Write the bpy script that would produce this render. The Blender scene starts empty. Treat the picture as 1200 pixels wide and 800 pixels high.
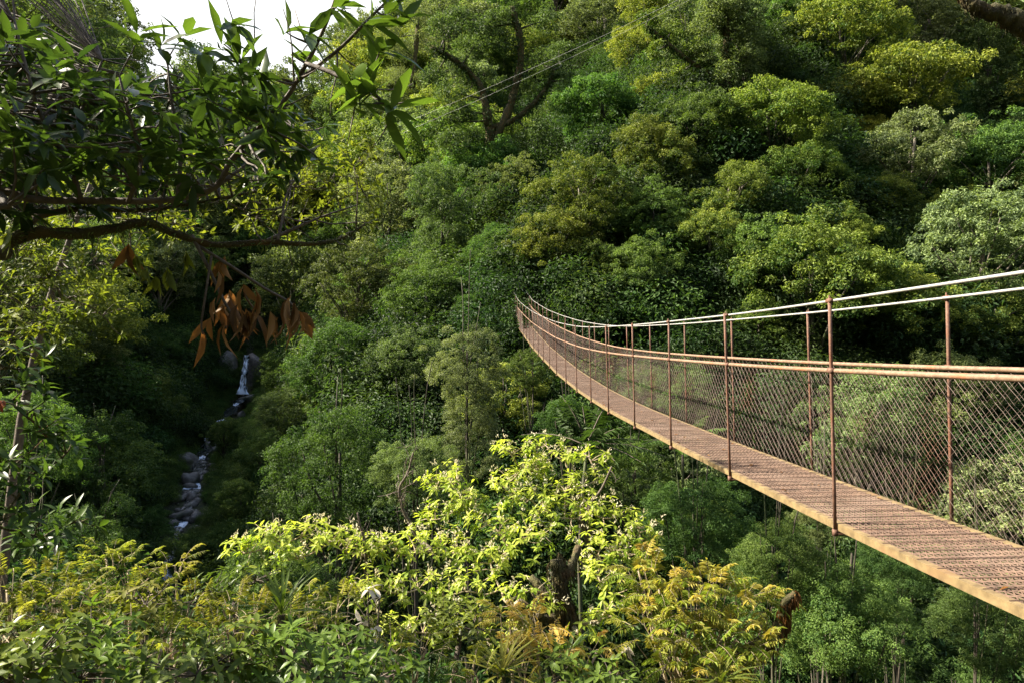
import bpy, math, random
import numpy as np
from mathutils import Vector

# ------------------------------------------------------------------ camera, sky, sun, exposure
S = bpy.context.scene
COL = S.collection
F = 800.0            # focal length in pixels of a 1200 wide picture
HZ = 385.0           # row of the eye level
cam_d = bpy.data.cameras.new('camera')
cam_d.sensor_width = 36; cam_d.lens = 24
cam_d.shift_y = -(400 - HZ) / 1200
cam_d.clip_start = 0.05; cam_d.clip_end = 3000
cam = bpy.data.objects.new('camera', cam_d); COL.objects.link(cam)
cam.rotation_euler = (math.radians(90), 0, 0)
S.camera = cam

SUN_AZ, SUN_EL = -82.0, 39.0          # degrees from the view direction (left is negative), above the horizon
W = bpy.data.worlds.new('World'); S.world = W; W.use_nodes = True
nt = W.node_tree
sky = nt.nodes.new('ShaderNodeTexSky'); sky.sky_type = 'NISHITA'; sky.sun_disc = False
sky.sun_elevation = math.radians(SUN_EL); sky.sun_rotation = math.radians(SUN_AZ)
sky.dust_density = 4.0; sky.air_density = 1.0; sky.ozone_density = 1.0
bg = nt.nodes['Background']; bg.inputs['Strength'].default_value = 0.12
_tc = nt.nodes.new('ShaderNodeTexCoord'); _sx = nt.nodes.new('ShaderNodeSeparateXYZ'); nt.links.new(_tc.outputs['Generated'], _sx.inputs[0])
_mr = nt.nodes.new('ShaderNodeMapRange'); _mr.interpolation_type = 'SMOOTHSTEP'; nt.links.new(_sx.outputs['Z'], _mr.inputs[0])
_mr.inputs[1].default_value = 0.42; _mr.inputs[2].default_value = 0.62; _mr.inputs[3].default_value = 1.0; _mr.inputs[4].default_value = 0.0
_mx = nt.nodes.new('ShaderNodeMix'); _mx.data_type = 'RGBA'; nt.links.new(_mr.outputs[0], _mx.inputs[0])       # white hazy band of sky above the horizon
nt.links.new(sky.outputs[0], _mx.inputs[6]); _mx.inputs[7].default_value = (3.1, 3.15, 3.2, 1)
nt.links.new(_mx.outputs[2], bg.inputs['Color'])
sun_d = bpy.data.lights.new('sun', 'SUN'); sun_d.energy = 5.0; sun_d.angle = math.radians(0.6)
sun_d.color = (1.0, 0.92, 0.76)
sun = bpy.data.objects.new('sun', sun_d); COL.objects.link(sun)
_a, _e = math.radians(SUN_AZ), math.radians(SUN_EL)
SUNV = Vector((math.sin(_a) * math.cos(_e), math.cos(_a) * math.cos(_e), math.sin(_e)))
sun.rotation_euler = SUNV.to_track_quat('Z', 'Y').to_euler()
sun.location = (-30, 10, 40)
vs = S.view_settings
vs.view_transform = 'Standard'; vs.look = 'None'; vs.exposure = 2.0; vs.gamma = 1.0; vs.use_curve_mapping = False
cy = S.cycles
cy.max_bounces = 7; cy.diffuse_bounces = 4; cy.glossy_bounces = 2; cy.transmission_bounces = 4
cy.transparent_max_bounces = 8; cy.volume_bounces = 0
cy.caustics_reflective = False; cy.caustics_refractive = False
cy.use_denoising = True; cy.denoiser = 'OPENIMAGEDENOISE'; cy.denoising_input_passes = 'RGB_ALBEDO_NORMAL'; cy.denoising_prefilter = 'NONE'
cy.sample_clamp_indirect = 3.0; cy.sample_clamp_direct = 12.0

def at(px, py, Y):
    return np.array([(px - 600) / F * Y, Y, (HZ - py) / F * Y])

def rs(seed): return np.random.default_rng(seed)

# ------------------------------------------------------------------ materials
def new_mat(name):
    m = bpy.data.materials.new(name); m.use_nodes = True
    n = m.node_tree; n.nodes.clear()
    return m, n
def N(n, t, **kw):
    x = n.nodes.new(t)
    for k, v in kw.items(): setattr(x, k, v)
    return x
def mixc(n, a, b, fac, mode='MIX'):
    x = n.nodes.new('ShaderNodeMix'); x.data_type = 'RGBA'; x.blend_type = mode
    for sock, v in ((x.inputs[0], fac), (x.inputs[6], a), (x.inputs[7], b)):
        if hasattr(v, 'links') or isinstance(v, bpy.types.NodeSocket): n.links.new(v, sock)
        elif isinstance(v, (int, float)): sock.default_value = v
        else: sock.default_value = (*v, 1)
    return x.outputs[2]

def leaf_mat(name, dark, light, trans=0.35, rough=0.58, spec=0.16, var=0.22, hue=0.022, sat=1.0, tmul=(1.5, 1.6, 0.7)):
    m, n = new_mat(name)
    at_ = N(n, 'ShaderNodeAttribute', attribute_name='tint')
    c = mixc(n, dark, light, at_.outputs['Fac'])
    oi = N(n, 'ShaderNodeObjectInfo')
    mr = N(n, 'ShaderNodeMapRange'); n.links.new(oi.outputs['Random'], mr.inputs[0])
    mr.inputs[3].default_value = 1 - var; mr.inputs[4].default_value = 1 + var
    mul = N(n, 'ShaderNodeMath', operation='MULTIPLY'); n.links.new(oi.outputs['Random'], mul.inputs[0]); mul.inputs[1].default_value = 7.31
    fr = N(n, 'ShaderNodeMath', operation='FRACT'); n.links.new(mul.outputs[0], fr.inputs[0])
    mh = N(n, 'ShaderNodeMapRange'); n.links.new(fr.outputs[0], mh.inputs[0])
    mh.inputs[3].default_value = 0.5 - hue; mh.inputs[4].default_value = 0.5 + hue
    hs = N(n, 'ShaderNodeHueSaturation'); n.links.new(c, hs.inputs['Color'])
    n.links.new(mr.outputs[0], hs.inputs['Value']); n.links.new(mh.outputs[0], hs.inputs['Hue'])
    hs.inputs['Saturation'].default_value = sat
    p = N(n, 'ShaderNodeBsdfPrincipled'); n.links.new(hs.outputs[0], p.inputs['Base Color'])
    p.inputs['Roughness'].default_value = rough; p.inputs['Specular IOR Level'].default_value = spec
    tc = mixc(n, hs.outputs[0], tmul, 1.0, 'MULTIPLY')
    t = N(n, 'ShaderNodeBsdfTranslucent'); n.links.new(tc, t.inputs['Color'])
    mx = N(n, 'ShaderNodeMixShader'); mx.inputs[0].default_value = trans
    n.links.new(p.outputs[0], mx.inputs[1]); n.links.new(t.outputs[0], mx.inputs[2])
    o = N(n, 'ShaderNodeOutputMaterial'); n.links.new(mx.outputs[0], o.inputs['Surface'])
    return m

def solid_mat(name, a, b, scale=6.0, rough=0.8, metal=0.0, bump=0.3, detail=6, spec=0.4, c3=None, s3=2.0, t3=(0.5, 0.7), stretch=None, bdist=0.02):
    m, n = new_mat(name)
    tc = N(n, 'ShaderNodeTexCoord'); src = tc.outputs['Object']
    if stretch:
        mp = N(n, 'ShaderNodeMapping'); mp.inputs['Scale'].default_value = stretch
        n.links.new(src, mp.inputs[0]); src = mp.outputs[0]
    nz = N(n, 'ShaderNodeTexNoise'); n.links.new(src, nz.inputs['Vector'])
    nz.inputs['Scale'].default_value = scale; nz.inputs['Detail'].default_value = detail; nz.inputs['Roughness'].default_value = 0.65
    rp = N(n, 'ShaderNodeMapRange'); n.links.new(nz.outputs[0], rp.inputs[0]); rp.inputs[1].default_value = 0.35; rp.inputs[2].default_value = 0.65
    c = mixc(n, a, b, rp.outputs[0])
    if c3 is not None:
        n2 = N(n, 'ShaderNodeTexNoise'); n.links.new(src, n2.inputs['Vector'])
        n2.inputs['Scale'].default_value = s3; n2.inputs['Detail'].default_value = 4
        r2 = N(n, 'ShaderNodeMapRange'); n.links.new(n2.outputs[0], r2.inputs[0]); r2.inputs[1].default_value = t3[0]; r2.inputs[2].default_value = t3[1]
        c = mixc(n, c, c3, r2.outputs[0])
    p = N(n, 'ShaderNodeBsdfPrincipled'); n.links.new(c, p.inputs['Base Color'])
    p.inputs['Roughness'].default_value = rough; p.inputs['Metallic'].default_value = metal
    p.inputs['Specular IOR Level'].default_value = spec
    b_ = N(n, 'ShaderNodeBump'); b_.inputs['Strength'].default_value = bump; b_.inputs['Distance'].default_value = bdist
    n.links.new(nz.outputs[0], b_.inputs['Height']); n.links.new(b_.outputs[0], p.inputs['Normal'])
    o = N(n, 'ShaderNodeOutputMaterial'); n.links.new(p.outputs[0], o.inputs['Surface'])
    return m

M = {}
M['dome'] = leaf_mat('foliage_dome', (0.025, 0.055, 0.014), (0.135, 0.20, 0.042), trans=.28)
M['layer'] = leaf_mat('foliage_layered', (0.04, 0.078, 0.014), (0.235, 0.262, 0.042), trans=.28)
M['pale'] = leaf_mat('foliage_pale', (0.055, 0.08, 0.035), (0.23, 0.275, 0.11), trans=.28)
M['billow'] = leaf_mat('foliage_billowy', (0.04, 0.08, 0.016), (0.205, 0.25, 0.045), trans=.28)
M['deep'] = leaf_mat('foliage_deep', (0.028, 0.058, 0.014), (0.085, 0.13, 0.03))
M['vine'] = leaf_mat('foliage_vines', (0.035, 0.06, 0.02), (0.145, 0.19, 0.06), trans=.28)
M['gold'] = leaf_mat('foliage_gold', (0.08, 0.095, 0.016), (0.27, 0.26, 0.035))
M['fern'] = leaf_mat('foliage_fern', (0.04, 0.085, 0.02), (0.12, 0.18, 0.04))
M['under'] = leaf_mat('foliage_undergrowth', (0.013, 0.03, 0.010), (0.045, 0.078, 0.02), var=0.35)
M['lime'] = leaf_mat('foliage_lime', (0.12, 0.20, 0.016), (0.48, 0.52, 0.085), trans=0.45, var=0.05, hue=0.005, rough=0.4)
M['flower'] = leaf_mat('pale_flower', (0.50, 0.45, 0.30), (0.68, 0.62, 0.46), trans=0.3, var=0.02, hue=0.0, tmul=(1.1, 1.1, 0.9))
M['orange'] = leaf_mat('foliage_orange', (0.15, 0.21, 0.022), (0.58, 0.42, 0.12), trans=0.42, var=0.05, hue=0.008, tmul=(1.4, 1.3, 0.6))
M['comp'] = leaf_mat('foliage_compound', (0.05, 0.08, 0.014), (0.40, 0.37, 0.06), trans=0.42, var=0.12, hue=0.015)
M['broad'] = leaf_mat('foliage_broad', (0.04, 0.07, 0.012), (0.13, 0.17, 0.025), trans=0.33, rough=0.38, var=0.15, hue=0.02)
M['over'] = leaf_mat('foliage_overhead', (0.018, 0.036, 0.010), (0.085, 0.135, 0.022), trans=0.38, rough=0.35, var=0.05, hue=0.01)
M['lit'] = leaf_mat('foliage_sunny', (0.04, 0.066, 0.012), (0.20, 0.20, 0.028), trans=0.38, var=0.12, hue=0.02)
M['dead'] = leaf_mat('dead_leaf', (0.08, 0.045, 0.022), (0.30, 0.16, 0.06), trans=0.3, rough=0.6, var=0.1, hue=0.01, tmul=(1.5, 1.0, 0.6))
M['dry'] = leaf_mat('dry_pale_leaf', (0.42, 0.36, 0.26), (0.62, 0.57, 0.46), trans=0.2, rough=0.5, var=0.05, hue=0.0, tmul=(1, 1, 0.9))
M['red'] = leaf_mat('red_leaf', (0.20, 0.05, 0.02), (0.36, 0.12, 0.04), trans=0.35, var=0.05, hue=0.0, tmul=(1.4, 0.8, 0.6))
M['bark'] = solid_mat('bark', (0.026, 0.021, 0.014), (0.072, 0.058, 0.042), scale=5, stretch=(3, 3, 0.6), c3=(0.05, 0.07, 0.018), s3=1.5, t3=(0.48, 0.65))
M['palebark'] = solid_mat('pale_bark', (0.06, 0.05, 0.036), (0.14, 0.12, 0.092), scale=6, stretch=(3, 3, 0.5))
M['moss'] = solid_mat('mossy_bark', (0.035, 0.028, 0.014), (0.075, 0.07, 0.02), scale=14, rough=0.95, bump=1.0, c3=(0.11, 0.065, 0.022), s3=5, bdist=0.04)
M['twig'] = solid_mat('twig_bark', (0.055, 0.042, 0.03), (0.12, 0.095, 0.07), scale=30, rough=0.8)
M['stem'] = solid_mat('pale_stem', (0.22, 0.17, 0.10), (0.36, 0.29, 0.19), scale=30, rough=0.8)
M['ground'] = solid_mat('forest_floor', (0.012, 0.018, 0.007), (0.04, 0.045, 0.018), scale=0.8, rough=1.0, bump=1.0, c3=(0.06, 0.045, 0.025), s3=0.12, t3=(0.55, 0.75), bdist=0.3)
M['rock'] = solid_mat('wet_rock', (0.045, 0.042, 0.038), (0.13, 0.12, 0.108), scale=3, rough=0.6, bump=0.6, c3=(0.05, 0.06, 0.03), s3=1.2, t3=(0.52, 0.68))
M['rust'] = solid_mat('rusty_steel', (0.07, 0.034, 0.021), (0.16, 0.085, 0.056), scale=25, rough=0.75, metal=0.1, bump=0.3, c3=(0.13, 0.05, 0.024), s3=6, bdist=0.003)
M['rail'] = solid_mat('rusty_pipe', (0.14, 0.085, 0.052), (0.24, 0.16, 0.108), scale=20, rough=0.55, metal=0.15, bump=0.2, c3=(0.30, 0.11, 0.05), s3=5, t3=(0.55, 0.75), bdist=0.002)
M['grate'] = solid_mat('rusty_expanded_metal', (0.052, 0.030, 0.019), (0.122, 0.073, 0.048), scale=9, rough=0.8, metal=0.05, bump=0.2, c3=(0.125, 0.083, 0.06), s3=1.4, bdist=0.002)
M['edge'] = solid_mat('yellowed_edge_steel', (0.10, 0.068, 0.030), (0.20, 0.142, 0.065), scale=14, rough=0.7, metal=0.0, bump=0.3, c3=(0.16, 0.09, 0.04), s3=4, t3=(0.6, 0.8), bdist=0.002)
M['wire'] = solid_mat('rusty_wire', (0.07, 0.045, 0.034), (0.16, 0.115, 0.095), scale=3, rough=0.7, metal=0.0, bump=0.0, c3=(0.13, 0.06, 0.035), s3=1.5, t3=(0.55, 0.7))
M['cable'] = solid_mat('galvanised_cable', (0.27, 0.265, 0.25), (0.40, 0.39, 0.37), scale=60, rough=0.45, metal=0.3, bump=0.4, bdist=0.002)

def water_mat():
    m, n = new_mat('white_water')
    tc = N(n, 'ShaderNodeTexCoord'); mp = N(n, 'ShaderNodeMapping'); mp.inputs['Scale'].default_value = (4, 1.2, 1.0)
    n.links.new(tc.outputs['Object'], mp.inputs[0])
    nz = N(n, 'ShaderNodeTexNoise'); nz.inputs['Scale'].default_value = 1.5; nz.inputs['Detail'].default_value = 5
    n.links.new(mp.outputs[0], nz.inputs['Vector'])
    at_ = N(n, 'ShaderNodeAttribute', attribute_name='foam')
    ad = N(n, 'ShaderNodeMath', operation='ADD'); n.links.new(nz.outputs[0], ad.inputs[0]); n.links.new(at_.outputs['Fac'], ad.inputs[1])
    mr = N(n, 'ShaderNodeMapRange'); n.links.new(ad.outputs[0], mr.inputs[0]); mr.inputs[1].default_value = 0.62; mr.inputs[2].default_value = 1.0
    c = mixc(n, (0.012, 0.016, 0.016), (0.68, 0.78, 0.92), mr.outputs[0])
    p = N(n, 'ShaderNodeBsdfPrincipled'); n.links.new(c, p.inputs['Base Color'])
    p.inputs['Roughness'].default_value = 0.18
    b_ = N(n, 'ShaderNodeBump'); b_.inputs['Strength'].default_value = 0.6; b_.inputs['Distance'].default_value = 0.1
    n.links.new(nz.outputs[0], b_.inputs['Height']); n.links.new(b_.outputs[0], p.inputs['Normal'])
    o = N(n, 'ShaderNodeOutputMaterial'); n.links.new(p.outputs[0], o.inputs['Surface'])
    return m
M['water'] = water_mat()

# ------------------------------------------------------------------ mesh helpers
def tag(o, label=None, cat=None, group=None, kind=None):
    if label: o['label'] = label
    if cat: o['category'] = cat
    if group: o['group'] = group
    if kind: o['kind'] = kind
    return o
def empty(name, loc, label=None, cat=None, group=None):
    o = bpy.data.objects.new(name, None); o.empty_display_size = 0.3; o.location = loc
    COL.objects.link(o); return tag(o, label, cat, group)
def link(name, me, parent=None):
    o = bpy.data.objects.new(name, me); COL.objects.link(o)
    if parent is not None:
        o.parent = parent
        o.location = [-c for c in parent.location] if me.get('world') else (0, 0, 0)
    return o

def mesh_np(name, V, faces_flat, sizes, mat, tint=None, smooth=False, foam=None, world=False):
    me = bpy.data.meshes.new(name)
    V = np.ascontiguousarray(V, dtype=np.float32)
    faces_flat = np.ascontiguousarray(faces_flat, dtype=np.int32); sizes = np.ascontiguousarray(sizes, dtype=np.int32)
    me.vertices.add(len(V)); me.vertices.foreach_set('co', V.ravel())
    me.loops.add(len(faces_flat)); me.loops.foreach_set('vertex_index', faces_flat)
    me.polygons.add(len(sizes))
    st = np.zeros(len(sizes), dtype=np.int32); st[1:] = np.cumsum(sizes)[:-1]
    me.polygons.foreach_set('loop_start', st); me.polygons.foreach_set('loop_total', sizes)
    me.polygons.foreach_set('use_smooth', np.full(len(sizes), smooth, dtype=bool))
    if tint is not None:
        a = me.attributes.new('tint', 'FLOAT', 'FACE'); a.data.foreach_set('value', np.ascontiguousarray(tint, dtype=np.float32))
    if foam is not None:
        a = me.attributes.new('foam', 'FLOAT', 'POINT'); a.data.foreach_set('value', np.ascontiguousarray(foam, dtype=np.float32))
    me.materials.append(mat); me.update(calc_edges=True); me.validate()
    if world: me['world'] = 1
    return me

def unit(v): return v / np.maximum(np.linalg.norm(v, axis=-1, keepdims=True), 1e-9)

class LV:
    """collects leaves: position, direction, normal, length, width, tint"""
    def __init__(s): s.a = []
    def add(s, P, D, Nn, L, Wd, T):
        n = len(P)
        f = lambda x: np.broadcast_to(np.asarray(x, dtype=float), (n,)).copy()
        s.a.append((np.asarray(P, float), np.asarray(D, float), np.asarray(Nn, float), f(L), f(Wd), f(T)))
    def get(s): return [np.concatenate(x) for x in zip(*s.a)]
    def count(s): return sum(len(x[0]) for x in s.a)
    def mesh(s, name, mat, hi=False, droop=0.25, fold=0.15, world=False, wide=0.45):
        P, D, Nn, L, Wd, T = s.get()
        D = unit(D); Nn = unit(Nn - D * (Nn * D).sum(1, keepdims=True)); B = np.cross(Nn, D)
        L_ = L[:, None]; W_ = Wd[:, None]; n = len(P)
        if not hi:
            V = np.stack([P, P + D * L_ * wide + B * W_ * .5 + Nn * W_ * fold, P + D * L_ - Nn * L_ * droop, P + D * L_ * wide - B * W_ * .5 + Nn * W_ * fold], 1).reshape(-1, 3)
            b = (np.arange(n) * 4)[:, None]
            fa = np.concatenate([b + np.array([[0, 2, 1]]), b + np.array([[0, 3, 2]])], 1).ravel()
            return mesh_np(name, V, fa, np.full(2 * n, 3), mat, np.repeat(T, 2), world=world)
        def mid(t): return P + D * L_ * t - Nn * L_ * droop * t * t
        def sd(t, w, s_): return mid(t) + B * W_ * w * s_ + Nn * W_ * fold * w * 2
        V = np.stack([mid(0), sd(.28, .42, 1), mid(.28), sd(.28, .42, -1), sd(.62, .44, 1), mid(.62), sd(.62, .44, -1), mid(1.0)], 1).reshape(-1, 3)
        b = (np.arange(n) * 8)[:, None]
        pat = [0, 2, 1, 0, 3, 2, 1, 2, 5, 4, 2, 3, 6, 5, 4, 5, 7, 5, 6, 7]
        fa = (b + np.array([pat])).ravel()
        return mesh_np(name, V, fa, np.tile([3, 3, 4, 4, 3, 3], n), mat, np.repeat(T, 6), smooth=True, world=world)

class MB:
    def __init__(s): s.V = []; s.Fa = []; s.S = []; s.n = 0
    def raw(s, V, faces):
        V = np.asarray(V, float)
        for f in faces: s.Fa.extend([i + s.n for i in f]); s.S.append(len(f))
        s.V.append(V); s.n += len(V)
    def tube(s, pts, rad, k=6, cap=True, lump=0.0, rng=None):
        pts = np.asarray(pts, float); m = len(pts)
        rad = np.broadcast_to(np.asarray(rad, float), (m,))
        t = np.gradient(pts, axis=0) if m > 1 else np.array([[0, 0, 1.]])
        t = unit(t)
        ref = np.eye(3)[np.argmin(np.abs(t).max(0))]
        u = unit(np.cross(t, ref)); v = np.cross(t, u)
        an = np.arange(k) / k * 2 * np.pi
        R = rad[:, None] * np.ones((1, k))
        if lump and rng is not None: R = R * (1 + lump * rng.uniform(-1, 1, R.shape))
        V = pts[:, None, :] + R[:, :, None] * (u[:, None, :] * np.cos(an)[None, :, None] + v[:, None, :] * np.sin(an)[None, :, None])
        i = np.arange(m - 1)[:, None] * k; j = np.arange(k)[None, :]; j2 = (j + 1) % k
        q = np.stack([i + j, i + j2, i + k + j2, i + k + j], -1).reshape(-1, 4) + s.n
        s.V.append(V.reshape(-1, 3)); s.Fa.extend(q.ravel().tolist()); s.S.extend([4] * len(q))
        if cap:
            s.Fa.extend((np.arange(k)[::-1] + s.n).tolist()); s.S.append(k)
            s.Fa.extend((np.arange(k) + s.n + (m - 1) * k).tolist()); s.S.append(k)
        s.n += m * k
    def box(s, a, b):
        x0, y0, z0 = a; x1, y1, z1 = b
        s.raw([(x0, y0, z0), (x1, y0, z0), (x1, y1, z0), (x0, y1, z0), (x0, y0, z1), (x1, y0, z1), (x1, y1, z1), (x0, y1, z1)],
              [(0, 3, 2, 1), (4, 5, 6, 7), (0, 1, 5, 4), (1, 2, 6, 5), (2, 3, 7, 6), (3, 0, 4, 7)])
    def mesh(s, name, mat, smooth=True, world=False):
        return mesh_np(name, np.concatenate(s.V), s.Fa, s.S, mat, smooth=smooth, world=world)

def curve(p0, p1, rng, bend=0.15, n=7, sag=0.0):
    p0 = np.asarray(p0, float); p1 = np.asarray(p1, float)
    t = np.linspace(0, 1, n)[:, None]; d = np.linalg.norm(p1 - p0)
    o = rng.normal(size=3) * bend * d; o2 = rng.normal(size=3) * bend * d * .5
    return p0 + (p1 - p0) * t + o * (t * (1 - t)) + o2 * np.sin(2 * np.pi * t) * .3 + np.array([0, 0, -sag]) * 4 * t * (1 - t)

def smooth_line(P, per=5):
    P = np.asarray(P, float); out = []
    Q = np.vstack([2 * P[0] - P[1], P, 2 * P[-1] - P[-2]])
    for i in range(1, len(Q) - 2):
        for t in np.arange(per) / per:
            a, b, c, d = Q[i - 1], Q[i], Q[i + 1], Q[i + 2]
            out.append(.5 * (2 * b + (c - a) * t + (2 * a - 5 * b + 4 * c - d) * t * t + (3 * b - a - 3 * c + d) * t ** 3))
    out.append(P[-1]); return np.array(out)

# ------------------------------------------------------------------ terrain
CREEK = smooth_line(np.array([
    (-78, 330, 46), (-70, 250, 48), (-60, 185, 39), (-48, 140, 22), (-38, 105, 10), (-31, 82, 0.0), (-28.3, 73, -2.2), (-27.7, 71.6, -3.0),
    (-27.4, 70.2, -6.6), (-26.5, 65, -7.6), (-25.0, 57, -9.0), (-22.8, 50, -9.9), (-20.3, 42.5, -11.4), (-17.6, 35, -13.2), (-8, 25.5, -15.2), (8, 20, -16.8),
    (26, 19, -18.3), (60, 24, -21), (130, 35, -27), (260, 60, -42)], float), 8)
_ph = rs(3).uniform(0, 6.28, 12)
def terrain(x, y):
    x = np.atleast_1d(np.asarray(x, float)); y = np.atleast_1d(np.asarray(y, float))
    out = np.empty(x.shape).ravel(); xf = x.ravel(); yf = y.ravel()
    for s_ in range(0, len(xf), 4000):
        X = xf[s_:s_ + 4000, None]; Y_ = yf[s_:s_ + 4000, None]
        d = np.hypot(X - CREEK[:, 0], Y_ - CREEK[:, 1]); dm = d.min(1)
        w = np.exp(-(d - dm[:, None]) / (0.4 + 0.25 * dm[:, None])); zc = (w * CREEK[:, 2]).sum(1) / w.sum(1)
        out[s_:s_ + 4000] = zc + 0.75 * (np.sqrt(dm * dm + 6) - 2.45)
    h = out.reshape(x.shape)
    for k in range(4):
        f = 0.045 * (k + 1); h = h + (1.1 / (k + 1)) * np.sin(x * f + _ph[k] + 0.7 * np.sin(y * f * 1.3 + _ph[k + 4])) * np.sin(y * f + _ph[k + 8]) * np.clip((h + 25) / 25, 0.15, 1)
    r = np.hypot(x - 0.4, y + 1.6); h = h + (-1.68 - h) * np.exp(-(r / 3.0) ** 4)
    r = np.hypot(x, y - 53); h = h + (2.1 - h) * np.exp(-(r / 4.0) ** 4)
    h = h + 15 * np.clip((y - 80) / 60, 0, 1) * np.clip((x + .27 * y) / 22, 0, 1)
    h = h - 130 * np.clip((y - 250) / 160, 0, 2)
    h = h - 17 * np.clip((y - 80) / 60, 0, 1) * np.clip((-x - .40 * y) / 14, 0, 1) * np.clip((x + .66 * y) / 14, 0, 1)
    lim = 115.0; h = np.where(h > lim - 30, lim - 30 + 30 * np.tanh((h - lim + 30) / 30), h)
    return h
def ter1(x, y): return float(terrain(np.array([x]), np.array([y]))[0])

def grid_axis(lo, hi, flo, fhi, fine, coarse):
    a = list(np.arange(flo, fhi + .01, fine)); g = fine; v = flo
    while v > lo: g = min(g * 1.35, coarse); v -= g; a.insert(0, v)
    g = fine; v = a[-1]
    while v < hi: g = min(g * 1.35, coarse); v += g; a.append(v)
    return np.array(a)
gx = grid_axis(-900, 900, -70, 90, 1.6, 60); gy = grid_axis(-500, 1200, -8, 130, 1.6, 60)
GX, GY = np.meshgrid(gx, gy)
GZ = terrain(GX, GY) - 0.15
nxg, nyg = len(gx), len(gy)
i = np.arange(nyg - 1)[:, None] * nxg + np.arange(nxg - 1)[None, :]
q = np.stack([i, i + 1, i + nxg + 1, i + nxg], -1).reshape(-1, 4)
o = link('terrain', mesh_np('terrain', np.stack([GX, GY, GZ], -1).reshape(-1, 3), q.ravel(), np.full(len(q), 4), M['ground'], smooth=True))
tag(o, 'steep jungle covered valley sides and forest floor', 'terrain', kind='structure')

# ------------------------------------------------------------------ stream, waterfall, boulders
def ribbon(name, pts, wid, foam, lift=0.1, cross=5):
    m = len(pts); t = unit(np.gradient(pts[:, :2], axis=0)); s_ = np.stack([-t[:, 1], t[:, 0]], 1)
    V = []; Fo = []; r = rs(len(pts))
    for k in range(cross):
        u = k / (cross - 1) - .5
        off = np.concatenate([s_ * (wid * u)[:, None], np.zeros((m, 1))], 1)
        p = pts + off; p[:, 2] += lift + r.uniform(-.06, .06, m) - abs(u) * .1
        V.append(p); Fo.append(foam + r.uniform(-.15, .15, m) - abs(u) * .1)
    V = np.stack(V, 1).reshape(-1, 3); Fo = np.stack(Fo, 1).ravel()
    i = np.arange(m - 1)[:, None] * cross + np.arange(cross - 1)[None, :]
    q = np.stack([i, i + 1, i + cross + 1, i + cross], -1).reshape(-1, 4)
    o = link(name, mesh_np(name, V, q.ravel(), np.full(len(q), 4), M['water'], smooth=True, foam=Fo)); return o
cr = CREEK[(CREEK[:, 1] < 69.8) & (CREEK[:, 1] > 17) & (CREEK[:, 0] < 24)]
cr = smooth_line(cr, 4)
fm = -0.12 + 0.55 * (np.sin(cr[:, 1] * 1.25 + 1.0) > 0.86)
tag(ribbon('stream', cr, np.clip(.75 + .35 * np.sin(cr[:, 1] * 1.7), .4, 1.1), fm, 0.22), 'dark mountain stream with white riffles', 'stream', kind='structure')

import bmesh
def lumpm(bm, c, size, r):
    m_ = bmesh.ops.create_icosphere(bm, subdivisions=2, radius=1); f = r.normal(size=(3, 3)) * 1.8; p = r.uniform(0, 6.28, 3); ra = r.uniform(0, 6.28)
    for v in m_['verts']:
        q_ = np.array(v.co); d = 1 + .3 * sum(np.sin(f[k] @ q_ + p[k]) for k in range(3)) / 2; q_ = q_ * d * size; v.co = Vector((c[0] + q_[0] * math.cos(ra) - q_[1] * math.sin(ra), c[1] + q_[0] * math.sin(ra) + q_[1] * math.cos(ra), c[2] + q_[2]))
bm = bmesh.new(); r = rs(91); cz = CREEK[(CREEK[:, 1] > 33) & (CREEK[:, 1] < 69)]
for k in range(170):
    c = cz[r.integers(0, len(cz))] + np.array([r.normal() * .9, r.normal() * 1.4, 0]); c[2] = ter1(c[0], c[1]) - .02; q_ = .12 + .42 * r.uniform() ** 2.2
    lumpm(bm, c, np.array([q_, q_ * r.uniform(.6, 1), q_ * r.uniform(.4, .8)]), r)
me = bpy.data.meshes.new('stones'); bm.to_mesh(me); bm.free(); me.materials.append(M['rock'])
for pl in me.polygons: pl.use_smooth = True
tag(link('stones', me), 'small dark stones littering the stream bed', 'stones', kind='stuff')
def lump(name, size, seed, mat, sub=3, amp=.28):
    r = rs(seed); import bmesh
    bm = bmesh.new(); bmesh.ops.create_icosphere(bm, subdivisions=sub, radius=1)
    f = r.normal(size=(6, 3)) * 1.6; p = r.uniform(0, 6.28, 6)
    for v in bm.verts:
        c = np.array(v.co); d = 1 + amp * sum(np.sin(f[k] @ c + p[k]) for k in range(6)) / 2.4
        d += .04 * math.sin(9 * c[0] + p[0]) * math.sin(8 * c[1] + p[1])
        v.co = Vector(np.sign(c) * np.abs(c) ** .85 * d * np.array(size))
    me = bpy.data.meshes.new(name); bm.to_mesh(me); bm.free(); me.materials.append(mat)
    for pl in me.polygons: pl.use_smooth = True
    return me

# ------------------------------------------------------------------ the footbridge
XA, XB, SLANT = 2.584, 3.375, -0.05625           # near edge, far edge at the camera's row; drift to the left per metre
_bt = np.array([(-9, -0.35), (-5, -0.85), (0, -1.17), (4.83, -1.385), (8.9, -1.49), (13, -1.545), (16.5, -1.53), (20.9, -1.38), (26.2, -1.08), (31.8, -0.66), (37.6, -0.10), (41, 0.36), (45, 1.02), (51.6, 2.12)])
_bs = smooth_line(np.c_[_bt, np.zeros(len(_bt))], 8)
YEND, YBEG = 51.4, -8.6
ROLL = math.tan(math.radians(1.4))
def deck_z(y): return np.interp(y, _bs[:, 0], _bs[:, 1])
def bp(u, y, h):
    """point of the bridge: u across (0 near edge, 1 far edge), y along, h above the deck"""
    y = np.asarray(y, float); u = np.asarray(u, float); h = np.asarray(h, float)
    wob = 0.012 * np.sin(y * 1.1) * np.sin(y * .37)
    x = XA + u * (XB - XA) + SLANT * y - h * ROLL + wob
    z = deck_z(y) + h + u * (XB - XA) * ROLL
    return np.stack(np.broadcast_arrays(x, y, z), -1)
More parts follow.
